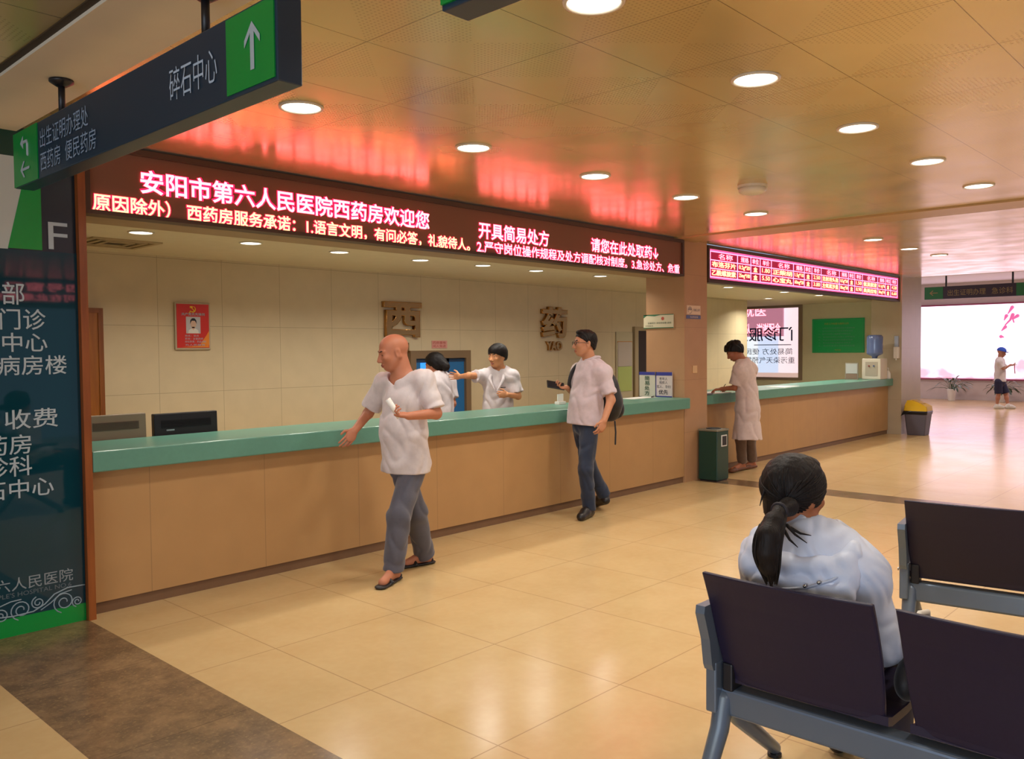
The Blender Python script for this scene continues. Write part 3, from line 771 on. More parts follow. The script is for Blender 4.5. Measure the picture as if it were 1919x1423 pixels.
t = thing('card_holder', (p_[0], min(p_[1], 5.6), .969), 'small white slip holder on the counter by the phone', 'holder')
obj('holder', A().rbox((p_[0]-.055, p_[1]-.03, .969), (p_[0]+.055, p_[1]+.03, 1.0), .004), M_WHITE, t)
obj('slip', A().box((p_[0]-.045, p_[1]-.004, 1.0), (p_[0]+.045, p_[1]+.004, 1.075)), M_PAPER, t)

# pillar signs
t = thing('wall_sign', (8.33, 5.48, 1.76), 'white and green notice plate on the shaded side of the pillar', 'sign')
obj('plate', A().rbox((XF-.012, 5.276, 1.765), (XF, 5.684, 1.925), .003), mat('cream plate', 'd0c6a8', .4), t)
q = A().prism([(XF-.013, 5.684, 1.925), (XF-.013, 5.684, 1.885), (XF-.013, 5.62, 1.925)], (.001, 0, 0)).prism([(XF-.013, 5.684, 1.925), (XF-.013, 5.684, 1.917), (XF-.013, 5.53, 1.905), (XF-.013, 5.45, 1.918), (XF-.013, 5.276, 1.917), (XF-.013, 5.276, 1.925)], (.001, 0, 0)).box((XF-.014, 5.276, 1.765), (XF-.012, 5.684, 1.774))
obj('green_band', q, mat('plate green', '2c6a48', .5), t)
obj('red_mark', A().prism(disc(0, 0, .001, .001, 0), (0, .0001, 0)) if False else A().prism([(XF-.014, 5.42+.02*math.cos(a), 1.876+.02*math.sin(a)) for a in np.linspace(0, 6.0, 14)], (.001, 0, 0)), mat('plate red', 'b8543e', .5), t)
text('lettering', '温馨提示 请保持安静 谢谢', mat('plate print', '4d5a44', .6), t, (XF-.012, 5.625, 1.815), -Y_, Z_, width=.32, height=.022)
text('lettering', '文明服务', MATS['plate print'], t, (XF-.012, 5.66, 1.785), -Y_, Z_, width=.11, height=.018)
t = thing('wall_sign', (8.535, 5.13, 1.86), 'small pale wireless notice with blue band on the pillar front', 'sign')
obj('plate', A().box((8.392, 5.132, 1.915), (8.682, 5.14, 2.02)), mat('pale pink plate', 'dcc2ac', .5), t)
obj('blue_band', A().box((8.384, 5.131, 1.868), (8.684, 5.14, 1.907)), mat('dull blue band', '5a6496', .5), t)
wf_ = A()
for rr in (.018, .032): wf_.tube([(8.45+rr*math.cos(a), 5.131, 1.958+rr*math.sin(a)) for a in np.linspace(.4, 2.75, 8)], .003, 6)
wf_.tube([(8.45-.04*math.cos(a), 5.131, 1.965+.04*math.sin(a)) for a in np.linspace(-.6, 5.0, 16)], .002, 6)
obj('symbol', wf_, mat('grey blue print', '6a6478', .6), t)
text('lettering', '无线上网', MATS['grey blue print'], t, (8.52, 5.132, 1.955), X_, Z_, width=.14, height=.03)
text('lettering', '免费使用', MATS['pale pink plate'], t, (8.45, 5.131, 1.876), X_, Z_, width=.17, height=.022)
t = obj('light_switch', A().rbox((8.515, 5.130, 1.243), (8.607, 5.14, 1.33), .004), mat('ivory switch', 'd9b488', .5)); tag(t, 'small ivory switch plate on the pillar front', 'switch')

# ------------------------------------------------------------------ right-hand room fittings
t = thing('notice_board', (XR-.01, 6.7, 1.41), 'green board with yellow and white writing on the right-hand wall', 'board')
obj('board', A().rbox((XR-.025, 6.18, 1.415), (XR, 7.21, 2.085), .006), mat('green painted board', '10bc68', .35), t)
bd = A()
for (a_, b_) in (((6.205, 1.44), (7.185, 1.444)), ((6.205, 2.056), (7.185, 2.06)), ((6.205, 1.44), (6.209, 2.06)), ((7.181, 1.44), (7.185, 2.06))):
    bd.box((XR-.028, a_[0], a_[1]), (XR-.024, b_[0], b_[1]))
obj('border_line', bd, mat('light green line', '5fb78a', .5), t)
text('lettering', '药房工作制度与服务公约', mat('yellow print on board', 'b8b34a', .6), t, (XR-.025, 6.96, 1.965), -Y_, Z_, width=.48, height=.038)
for k in range(7):
    text('lettering', ['一、认真执行药品管理法及处方管理制度', '二、收方后应对处方内容逐项审查无误', '三、配方时应细心谨慎遵守调配技术', '四、发药时应耐心向病人说明用法', '五、药品应定位存放标签醒目清楚', '六、室内保持整洁做好安全保卫', '七、服务热情语言文明接受监督'][k], mat('pale green print', '6fb894', .6), t, (XR-.025, 7.08, 1.885-k*.058), -Y_, Z_, width=.72-.04*(k % 3), height=.028)
text('lettering', '西药房', MATS['yellow print on board'], t, (XR-.025, 6.75, 1.455), -Y_, Z_, width=.12, height=.025)

cy0, cy1 = 5.245, 5.53
xq = 14.72
t = thing('water_dispenser', (xq+.18, (cy0+cy1)/2, .969), 'white water dispenser with blue bottle at the far end of the teal counter', 'water dispenser')
obj('body', A().rbox((xq, cy0, .969), (xq+.32, cy1+.03, 1.325), .012), mat('dispenser white', 'cfc6b2', .45), t)
obj('front_recess', A().box((xq-.004, cy0+.05, 1.03), (xq+.002, cy1-.03, 1.27)), mat('dispenser grey', 'a99f8c', .5), t)
obj('tap', A().cyl((xq-.03, cy0+.11, 1.2), (xq, cy0+.11, 1.2), .011, n=10), mat('tap blue', '30508a', .4), t)
obj('tap', A().cyl((xq-.03, cy0+.19, 1.2), (xq, cy0+.19, 1.2), .011, n=10), mat('tap red', '9a3030', .4), t)
cw = ((xq+xq+.32)/2, (cy0+cy1+.03)/2, 1.325)
obj('water_bottle', A().lathe(cw, [(.04, 0), (.05, .04), (.125, .075), (.132, .10), (.128, .16), (.132, .20), (.128, .26), (.132, .30), (.132, .37), (.11, .40), (.02, .405)], 32), mat('blue water bottle', '5f6f9a', .12, spec=.6), t, smooth=True)
t = thing('sanitizer_dispenser', (15.25, 5.22, 1.3), 'narrow white wall dispenser on the side of the end pillar', 'dispenser')
obj('body', A().rbox((15.21, 5.13, 1.32), (15.3, 5.21, 1.52), .012), M_WHITE, t)
obj('cartridge', A().rbox((15.225, 5.14, 1.52), (15.3, 5.20, 1.71), .01), mat('pale blue cartridge', 'a9b4c6', .2), t)
obj('nozzle', A().cyl((15.24, 5.17, 1.29), (15.24, 5.17, 1.32), .012, n=10), M_WHITE, t)
t = thing('pump_bottle', (14.9, 5.14+.12, .969), 'small white pump bottle by the end pillar on the teal counter', 'bottle')
bc = (15.15, 5.27, .969)
t.location = bc; ORG[t.name] = np.array(bc)
obj('bottle', A().lathe(bc, [(.035, 0), (.037, .01), (.037, .10), (.02, .13), (.015, .14)], 24), M_WHITE, t, smooth=True)
obj('pump', A().cyl((bc[0], bc[1], 1.105), (bc[0], bc[1], 1.15), .008, n=10).box((bc[0]-.04, bc[1]-.008, 1.15), (bc[0]+.012, bc[1]+.008, 1.163)), M_WHITE, t)
c0 = D(1609, 698, 13.9)
c0 = np.array([14.45, 5.62, .969])
t = thing('photo_stand', tuple(c0), 'small framed leaflet stand on the teal counter under the green board', 'stand')
fa = A().box((c0[0], c0[1]-.10, .969), (c0[0]+.015, c0[1]+.12, 1.255))
obj('frame', fa, mat('stand frame grey', '8a8272', .4), t)
obj('leaflet', A().box((c0[0]-.003, c0[1]-.085, 1.075), (c0[0]+.001, c0[1]+.105, 1.24)), mat('leaflet blue grey', 'a9aaa6', .5), t)
obj('leaflet_band', A().box((c0[0]-.004, c0[1]-.085, .985), (c0[0]+.001, c0[1]+.105, 1.07)), mat('leaflet brown', '7d6654', .5), t)
obj('stand_foot', A().prism([(c0[0]+.015, c0[1]-.02, 1.15), (c0[0]+.015, c0[1]-.02, .969), (c0[0]+.10, c0[1]-.02, .969)], (0, .04, 0)), MATS['stand frame grey'], t)
t = obj('paper_sheet', A().box((9.15, 5.25, .9695), (9.62, 5.55, .9745)), M_PAPER); tag(t, 'white form the woman in the coat is writing on', 'paper')
t = obj('paper_sheet', A().box((11.2, 5.3, .9695), (11.7, 5.58, .9725)), M_PAPER); tag(t, 'white sheet lying alone on the right counter, behind the woman in the coat', 'paper')
t = obj('clip_folder', A().rbox((8.98, 5.22, .9695), (9.12, 5.5, .985), .003), mat('grey folder', '5c5a66', .5)); tag(t, 'dark grey folder on the right counter beside the pillar', 'folder')

# ------------------------------------------------------------------ bins
t = thing('litter_bin', (8.62, 5.03, 0), 'dark green square litter bin with grey top before the pillar', 'bin')
ang = math.radians(-8)
def rotz(a, c, ang):
    ca, sa = math.cos(ang), math.sin(ang)
    a.v = [(c[0]+(p[0]-c[0])*ca-(p[1]-c[1])*sa, c[1]+(p[0]-c[0])*sa+(p[1]-c[1])*ca, p[2]) for p in a.v]; return a
bx0, bx1, by0, by1 = 8.60, 8.86, 4.87, 5.11
bc = ((bx0+bx1)/2, (by0+by1)/2)
M_BIN = mat('dark green bin paint', '123c30', .35, noise=.08)
obj('body', A().rbox((bx0, by0, .015), (bx1, by1, .575), .006), M_BIN, t)
obj('plinth', A().box((bx0+.012, by0+.012, 0), (bx1-.012, by1-.012, .016)), M_BLACK, t)
obj('top', A().rbox((bx0-.006, by0-.006, .575), (bx1+.006, by1+.006, .598), .006), mat('grey bin top', '8a8878', .35, .5), t)
obj('ash_tray', A().lathe((bc[0], bc[1], .598), [(.085, 0), (.085, .008), (.07, .008), (.06, .002)], 28), M_BLACK, t)
obj('opening_frame', A().box((bx0+.09, by0-.008, .40), (bx0+.21, by0+.002, .53)), M_WHITE, t)
obj('opening', A().box((bx0+.103, by0-.010, .412), (bx0+.197, by0-.002, .518)), M_BLACK, t)

c = np.array([15.42, 4.86, 0])
t = thing('swing_bin', tuple(c), 'grey bin with a yellow swing lid by the end pillar', 'bin')
def rect_loft(a, c, secs, n=8):
    rings = []
    for z, hx, hy, r in secs:
        ring = []
        for (sx_, sy_, a0) in ((1, 1, 0), (-1, 1, 90), (-1, -1, 180), (1, -1, 270)):
            for k in range(n//2+1):
                an = math.radians(a0+90*k/(n//2)); ring.append((c[0]+sx_*(hx-r)+r*math.cos(an), c[1]+sy_*(hy-r)+r*math.sin(an), c[2]+z))
        rings.append(ring)
    m = len(rings[0]); V = [p for r_ in rings for p in r_]; F = []
    for i in range(len(rings)-1):
        for k in range(m):
            k2 = (k+1) % m; F.append((i*m+k, i*m+k2, (i+1)*m+k2, (i+1)*m+k))
    F.append(tuple(range(m-1, -1, -1))); F.append(tuple((len(rings)-1)*m+k for k in range(m)))
    return a.add(V, F)
obj('body', rect_loft(A(), c, [(0, .13, .14, .03), (.01, .135, .145, .03), (.40, .165, .185, .03)]), mat('grey bin plastic', '585560', .45), t, smooth=False)
obj('liner', rect_loft(A(), c, [(.36, .168, .188, .03), (.405, .175, .196, .03), (.425, .17, .19, .03)]).prism([c+np.array((-.17, .19, .41)), c+np.array((-.17, .05, .42)), c+np.array((-.21, .22, .33))], (.01, 0, 0)), mat('black bin liner', '141216', .35), t)
lid = rect_loft(A(), c, [(.42, .172, .192, .03), (.50, .165, .18, .03)])
lid.prism([c+np.array((-.16, -.175, .50)), c+np.array((-.16, .175, .50)), c+np.array((-.16, .13, .60)), c+np.array((-.16, .06, .60)), c+np.array((-.16, -.10, .54))], (.30, 0, 0))
obj('lid', lid, mat('yellow lid plastic', 'd9b01c', .4), t)
obj('flap', A().prism([c+np.array((-.12, .055, .607)), c+np.array((-.12, -.10, .547)), c+np.array((-.12, -.095, .541)), c+np.array((-.12, .06, .601))], (.22, 0, 0)), mat('yellow flap', 'c79c14', .4), t)

# ------------------------------------------------------------------ far hall: mural and plants
t = thing('lightbox_mural', (26.15, 4.6, .56), 'huge glowing white wall mural with pink hills in the far hall', 'mural')
obj('lit_face', A().box((26.12, .3, .60), (26.19, 8.9, 2.66)), M_MURAL, t)
obj('frame', A().box((26.11, .26, .555), (26.2, 8.94, .60)).box((26.11, .26, 2.66), (26.2, 8.94, 2.705)).box((26.11, 8.9, .6), (26.2, 8.94, 2.66)).box((26.11, .26, .6), (26.2, .3, 2.66)), mat('dark pink frame', 'a04868', .4), t)
br = A()
for pts in ([(1897, 576), (1889, 588)], [(1898, 590), (1893, 600), (1884, 609)], [(1907, 592), (1898, 598), (1900, 604)], [(1886, 592), (1882, 600)], [(1884, 613), (1877, 620)], [(1876, 631), (1881, 632)]):
    P = [pl(x, y, 0, 26.115) for x, y in pts]; br.tube(P, [.05, .03, .02][:len(P)] if len(P) > 2 else [.05, .015], 8)
obj('brush_writing', br, mat('pink brush ink', 'b03060', .5, emit=(.75, .16, .38), estr=.9), t)

def leaf(a, base, d, length, width, droop, mi=0, n=7):
    d = np.array(d, float); d /= np.linalg.norm(d); side = np.cross(d, UZ); side /= (np.linalg.norm(side)+1e-6)
    V = []; 
    for i in range(n+1):
        s = i/n; p = np.array(base)+d*length*s+np.array([0, 0, -droop*s*s]); w_ = width*math.sin(math.pi*min(1, s*.93+.05))**.8
        V += [p-side*w_+np.array([0, 0, .25*w_]), p, p+side*w_+np.array([0, 0, .25*w_])]
    F = []
    for i in range(n):
        b_ = i*3; F += [(b_, b_+1, b_+4, b_+3), (b_+1, b_+2, b_+5, b_+4)]
    a.add(V, F, mi)
def plant(px, py, label, seed):
    rs = random.Random(seed); c = pl(px, py, 0, 25.55); c[2] = 0
    t = thing('potted_plant', tuple(c), label, 'plant', 'plants below the far mural')
    obj('pot', A().lathe(c, [(.085, 0), (.09, .01), (.115, .30), (.12, .33), (.105, .33), (.10, .29)], 28), M_WHITE, t, smooth=True)
    obj('soil', A().lathe(c, [(.10, .285), (.10, .29)], 20), mat('dark soil', '3a2a20', .9), t)
    st = A(); lf = A()
    for k in range(34):
        an = rs.uniform(0, 6.28); el = rs.uniform(.15, 1.35); L_ = rs.uniform(.30, .55)
        b_ = np.array([c[0], c[1], .30])+np.array([math.cos(an)*.03, math.sin(an)*.03, 0])
        e_ = b_+np.array([math.cos(an)*math.cos(el), math.sin(an)*math.cos(el), math.sin(el)])*L_*.6
        st.tube([b_, (b_+e_)/2+np.array([0, 0, .03]), e_], .004, 5)
        leaf(lf, e_, (math.cos(an)*math.cos(el*.7), math.sin(an)*math.cos(el*.7), math.sin(el*.7)), L_*.6, .035, .16)
    obj('stems', st, mat('green stem', '3f5a34', .6), t)
    obj('foliage', lf, mat('glossy green leaves', '3d5a3c', .35, noise=.3, nscale=10), t)
plant(1783, 752, 'leafy plant in a white pot below the mural, standing alone', 3)
plant(1876, 752, 'leafy plant in a white pot half hidden behind the person in a blue hat', 9)

# ------------------------------------------------------------------ waiting benches
def bench(xb, ytop, nseat, label, dyaw=0.0):
    """xb: x of the backrest's top edge, ytop: y of the row's first (left) edge; seats run toward -y, facing +x"""
    base = (xb+.25, ytop-.6, 0)
    t = thing('waiting_bench', base, label, 'bench')
    pitch, wd = .612, .55
    def put(a):
        return rotz(a, (xb, ytop), dyaw) if dyaw else a
    prof = [(.0, .80), (.012, .775), (.045, .70), (.075, .62), (.105, .53), (.125, .47), (.138, .43), (.142, .408)]
    for k in range(nseat):
        yl_ = ytop-k*pitch; yr = yl_-wd
        V = []; F = []; ny = 10
        for side in (0, 1):
            for i, (dx, z) in enumerate(prof):
                for j in range(ny+1):
                    s = j/ny; curve = .018*(1-(2*s-1)**2)
                    zz = z
                    inset = .0 if i < 4 else .004*(i-3)
                    V.append((xb+dx-curve+(.022 if side else 0), yl_-inset-(wd-2*inset)*s, zz))
        m = len(prof)*(ny+1)
        idx = lambda s_, i, j: s_*m+i*(ny+1)+j
        for i in range(len(prof)-1):
            for j in range(ny):
                F.append((idx(0, i, j), idx(0, i, j+1), idx(0, i+1, j+1), idx(0, i+1, j)))
                F.append((idx(1, i, j), idx(1, i+1, j), idx(1, i+1, j+1), idx(1, i, j+1)))
        for j in range(ny):
            F.append((idx(0, 0, j), idx(1, 0, j), idx(1, 0, j+1), idx(0, 0, j+1)))
            F.append((idx(0, len(prof)-1, j), idx(0, len(prof)-1, j+1), idx(1, len(prof)-1, j+1), idx(1, len(prof)-1, j)))
        for i in range(len(prof)-1):
            F.append((idx(0, i, 0), idx(0, i+1, 0), idx(1, i+1, 0), idx(1, i, 0)))
            F.append((idx(0, i, ny), idx(1, i, ny), idx(1, i+1, ny), idx(0, i+1, ny)))
        o = obj('backrest', put(A().add(V, F)), M_SHELL, t)
        bv = o.modifiers.new('b', 'BEVEL'); bv.width = .006; bv.segments = 2; bv.limit_method = 'ANGLE'; bv.angle_limit = math.radians(50)
        a = A()
        sp = [(.135, .432), (.17, .422), (.30, .418), (.45, .43), (.55, .435), (.585, .42)]
        V = []; F = []
        for (dx, z) in sp:
            for yy2 in (yl_, yr):
                V += [(xb+dx, yy2, z), (xb+dx, yy2, z-.028)]
        for i in range(len(sp)-1):
            b_ = i*4
            F += [(b_, b_+2, b_+6, b_+4), (b_+1, b_+5, b_+7, b_+3), (b_, b_+4, b_+5, b_+1), (b_+2, b_+3, b_+7, b_+6)]
        F += [(0, 1, 3, 2), (len(V)-4, len(V)-2, len(V)-1, len(V)-3)]
        a.add(V, F)
        obj('seat', put(a), M_SHELL, t)
        for q0, q1 in ((yl_-.05, yl_-.012),) if k == 0 else ():
            obj('mount_bracket', put(A().rbox((xb+.115, q0, .375), (xb+.19, q1, .47), .006)), mat('black bracket', '1a1a20', .45), t)
    yend = ytop-(nseat-1)*pitch-wd
    obj('beam', put(A().rbox((xb+.125, yend-.03, .285), (xb+.20, ytop+.03, .380), .012, seg=3)), M_METAL, t)
    for yy2 in (ytop+.014, yend-.014):
        pts = [(xb+.02, .68), (xb+.015, .655), (xb+.05, .56), (xb+.065, .47), (xb+.075, .45), (xb+.14, .435), (xb+.19, .46), (xb+.20, .52), (xb+.24, .61), (xb+.33, .645), (xb+.50, .655), (xb+.50, .68)]
        tk = .034
        obj('armrest', put(A().prism([(x, yy2-tk/2, z) for x, z in pts], (0, tk, 0))), M_METAL, t)
        obj('upright', put(A().rbox((xb+.085, yy2-.02, .30), (xb+.17, yy2+.02, .475), .006)), M_METAL, t)
    for yy2 in (ytop-.005, yend+.005):
        for sgn, name in ((-1, 'leg'), (1, 'leg')):
            if sgn < 0: P = [(xb+.14, .34), (xb+.11, .24), (xb+.03, .12), (xb-.05, .03)]
            else: P = [(xb+.17, .34), (xb+.24, .24), (xb+.40, .12), (xb+.52, .03)]
            obj('leg', put(A().tube([(x, yy2, z) for x, z in P], [.034, .032, .028, .024], 14)), M_METAL, t, smooth=True)
            obj('foot_pad', put(A().lathe((P[-1][0], yy2, 0), [(.026, 0), (.026, .012), (.014, .02), (.012, .04)], 18)), M_BLACK, t)
    obj('bolt', put(A().cyl((xb+.115, ytop+.0405, .44), (xb+.115, ytop+.046, .44), .008, n=10)), M_STEEL, t)
    return t
bench(2.43, 1.435, 3, 'near row of dark purple waiting seats, the seated woman on its first seat')
bench(4.20, 1.385, 3, 'further row of dark purple waiting seats, empty, at the right edge', math.radians(8))

#@@PEOPLE@@
# ------------------------------------------------------------------ people: implicit surfaces meshed to one skin
def nrm_(v):
    v = np.array(v, float); return v/(np.linalg.norm(v)+1e-12)

def frame(F, U=UZ):
    """columns forward, left, up"""
    F = nrm_(F); L_ = nrm_(np.cross(U, F)); U2 = np.cross(F, L_)
    return np.stack([F, L_, U2], 1)

def CAP(a, b, ra, rb, k=.03, flat=None, end=False, start=False, sub=False):
    return dict(t='c', a=np.array(a, float), b=np.array(b, float), ra=ra, rb=rb, k=k, flat=flat, end=end, start=start, sub=sub)
def ELL(c, r, Rm=None, k=.03, sub=False):
    return dict(t='e', c=np.array(c, float), r=np.array(r, float), R=np.eye(3) if Rm is None else Rm, k=k, sub=sub)

def sdf_mesh(prims, h, cuts=(), fold=None, smooth=2):
    lo = np.full(3, 1e9); hi = -lo
    for p in prims:
        if p['sub']: continue
        if p['t'] == 'c':
            for e, r in ((p['a'], p['ra']), (p['b'], p['rb'])): lo = np.minimum(lo, e-r); hi = np.maximum(hi, e+r)
        else:
            m = np.abs(p['R'])@p['r']; lo = np.minimum(lo, p['c']-m); hi = np.maximum(hi, p['c']+m)
    lo -= .035; hi += .035
    n = np.ceil((hi-lo)/h).astype(int)+1
    ax = [lo[i]+h*np.arange(n[i]) for i in range(3)]
    S = np.full(n, 1.0, np.float32)
    for p in prims:
        if p['t'] == 'c':
            r = max(p['ra'], p['rb']); l_ = np.minimum(p['a'], p['b'])-r; h_ = np.maximum(p['a'], p['b'])+r
        else:
            m = np.abs(p['R'])@p['r']; l_ = p['c']-m; h_ = p['c']+m
        mg = p['k']+3*h+.012
        i0 = np.clip(np.floor((l_-mg-lo)/h).astype(int), 0, n); i1 = np.clip(np.ceil((h_+mg-lo)/h).astype(int)+1, 0, n)
        if (i1 <= i0).any(): continue
        sl = tuple(slice(i0[i], i1[i]) for i in range(3))
        X = ax[0][sl[0]][:, None, None]; Y = ax[1][sl[1]][None, :, None]; Zz = ax[2][sl[2]][None, None, :]
        if p['t'] == 'c':
            a, b = p['a'], p['b']; ab = b-a; L2 = ab@ab+1e-12
            dx, dy, dz = X-a[0], Y-a[1], Zz-a[2]
            t = np.clip((dx*ab[0]+dy*ab[1]+dz*ab[2])/L2, 0, 1)
            qx, qy, qz = dx-t*ab[0], dy-t*ab[1], dz-t*ab[2]
            if p['flat'] is not None:
                nn, s = nrm_(p['flat'][0]), p['flat'][1]
                w = (qx*nn[0]+qy*nn[1]+qz*nn[2])*(1/s-1)
                qx, qy, qz = qx+w*nn[0], qy+w*nn[1], qz+w*nn[2]
                d = (np.sqrt(qx*qx+qy*qy+qz*qz)-(p['ra']+(p['rb']-p['ra'])*t))*max(s, .5)
            else:
                d = np.sqrt(qx*qx+qy*qy+qz*qz)-(p['ra']+(p['rb']-p['ra'])*t)
            u = ab/np.sqrt(L2)
            if p['end']: d = np.maximum(d, (X-b[0])*u[0]+(Y-b[1])*u[1]+(Zz-b[2])*u[2])
            if p['start']: d = np.maximum(d, -((X-a[0])*u[0]+(Y-a[1])*u[1]+(Zz-a[2])*u[2]))
        else:
            c, r, R = p['c'], p['r'], p['R']
            dx, dy, dz = X-c[0], Y-c[1], Zz-c[2]
            q = [(dx*R[0, i]+dy*R[1, i]+dz*R[2, i]) for i in range(3)]
            k0 = np.sqrt((q[0]/r[0])**2+(q[1]/r[1])**2+(q[2]/r[2])**2)
            k1 = np.sqrt((q[0]/r[0]**2)**2+(q[1]/r[1]**2)**2+(q[2]/r[2]**2)**2)+1e-9
            d = k0*(k0-1)/k1
        d = d.astype(np.float32); s = S[sl]; k = p['k']
        if p['sub']:
            hh = np.clip(.5-.5*(s+d)/k, 0, 1); S[sl] = s*(1-hh)+(-d)*hh+k*hh*(1-hh)
        else:
            hh = np.clip(.5+.5*(s-d)/k, 0, 1); S[sl] = s*(1-hh)+d*hh-k*hh*(1-hh)
    if fold is not None:
        amp, fr, sd = fold
        X = ax[0][:, None, None]; Y = ax[1][None, :, None]; Zz = ax[2][None, None, :]
        w = np.sin(fr*.7*X+sd+2*np.sin(fr*.35*Zz+sd))+np.sin(fr*.8*Y-1.3*sd+1.5*np.sin(fr*.3*Zz))
        ph = fr*.42*(Zz*.7+.9*X-.7*Y)+sd*2+1.1*w; p2 = fr*.7*(Zz*.9-.6*X+.6*Y)+.7*w
        v = 1-2*np.abs(np.sin(ph))+.45*np.sin(p2)
        S += (amp*v).astype(np.float32)
    for o, nv in cuts:                          # keep the side nv points away from
        nv = nrm_(nv)
        S = np.maximum(S, ((ax[0]-o[0])[:, None, None]*nv[0]+(ax[1]-o[1])[None, :, None]*nv[1]+(ax[2]-o[2])[None, None, :]*nv[2]).astype(np.float32))
    # surface nets
    neg = S < 0
    cnt = np.zeros(n-1, np.int8)
    offs = [(i, j, k) for i in (0, 1) for j in (0, 1) for k in (0, 1)]
    for (i, j, k) in offs: cnt += neg[i:n[0]-1+i, j:n[1]-1+j, k:n[2]-1+k]
    act = np.argwhere((cnt > 0) & (cnt < 8))
    if len(act) == 0: return np.zeros((0, 3)), []
    idx = np.full(n-1, -1, np.int64); idx[tuple(act.T)] = np.arange(len(act))
    C8 = np.stack([S[act[:, 0]+i, act[:, 1]+j, act[:, 2]+k] for (i, j, k) in offs], 1)
    O8 = np.array(offs, float); P = np.zeros((len(act), 3)); N = np.zeros(len(act))
    for a_ in range(8):
        for b_ in range(a_+1, 8):
            if np.abs(O8[a_]-O8[b_]).sum() != 1: continue
            va, vb = C8[:, a_], C8[:, b_]; m = (va < 0) != (vb < 0)
            t = np.where(m, va/(va-vb+1e-12), 0)[:, None]
            P += np.where(m[:, None], O8[a_]+t*(O8[b_]-O8[a_]), 0); N += m
    V = lo+h*(act+P/N[:, None])
    F = []
    for axn in range(3):
        o1, o2 = [i for i in range(3) if i != axn]
        sa = [slice(None)]*3; sb = [slice(None)]*3; sa[axn] = slice(0, n[axn]-1); sb[axn] = slice(1, n[axn])
        ch = neg[tuple(sa)] != neg[tuple(sb)]
        e = np.argwhere(ch); e = e[(e[:, o1] > 0) & (e[:, o2] > 0) & (e[:, o1] < n[o1]-1) & (e[:, o2] < n[o2]-1)]
        if len(e) == 0: continue
        def at(d1, d2):
            q = e.copy(); q[:, o1] -= d1; q[:, o2] -= d2; return idx[tuple(q.T)]
        quad = np.stack([at(1, 1), at(0, 1), at(0, 0), at(1, 0)], 1)
        flip = neg[tuple(e.T)]
        if axn == 1: flip = ~flip
        quad[~flip] = quad[~flip][:, ::-1]
        F.append(quad)
    F = np.concatenate(F); F = F[(F >= 0).all(1)]
    if smooth:
        E_ = np.concatenate([F[:, [0, 1]], F[:, [1, 2]], F[:, [2, 3]], F[:, [3, 0]]])
        deg = np.bincount(E_[:, 0], minlength=len(V)).astype(float)[:, None]+1e-9
        for it in range(smooth):
            av = np.stack([np.bincount(E_[:, 0], weights=V[E_[:, 1], i], minlength=len(V)) for i in range(3)], 1)/deg
            V = V*.45+av*.55
    return V, F

def np_obj(name, parts, mats, parent=None, origin=None):
    """parts: list of (V, F, material index or array)"""
    VV = []; loops = []; tot = []; mi = []; o = 0
    for V, F, m in parts:
        V = np.asarray(V, float).reshape(-1, 3); VV.append(V)
        if isinstance(F, np.ndarray): loops.append((F+o).ravel()); tot.append(np.full(len(F), F.shape[1]))
        else:
            loops.append(np.array([i+o for f in F for i in f])); tot.append(np.array([len(f) for f in F]))
        mi.append(np.full(len(F), m) if np.isscalar(m) else m); o += len(V)
    V = np.concatenate(VV); loops = np.concatenate(loops).astype(np.int32); tot = np.concatenate(tot).astype(np.int32); mi = np.concatenate(mi).astype(np.int32)
    org = ORG[parent.name] if parent is not None else np.array(origin, float)
    me = bpy.data.meshes.new(name)
    me.vertices.add(len(V)); me.vertices.foreach_set('co', (V-org).astype(np.float32).ravel())
    me.loops.add(len(loops)); me.loops.foreach_set('vertex_index', loops)
    st = np.concatenate([[0], np.cumsum(tot)[:-1]]).astype(np.int32)
    me.polygons.add(len(tot)); me.polygons.foreach_set('loop_start', st); me.polygons.foreach_set('loop_total', tot)
    for m in (mats if isinstance(mats, (list, tuple)) else [mats]): me.materials.append(m)
    me.polygons.foreach_set('material_index', mi); me.polygons.foreach_set('use_smooth', np.ones(len(tot), bool))
    me.update(calc_edges=True); me.validate()
    ob = bpy.data.objects.new(name, me); link(ob, parent, origin)
    return ob

def tubes(lst, n=10):
    a = A()
    for pts, rad in lst: a.tube(pts, rad, n)
    return np.array(a.v), a.f

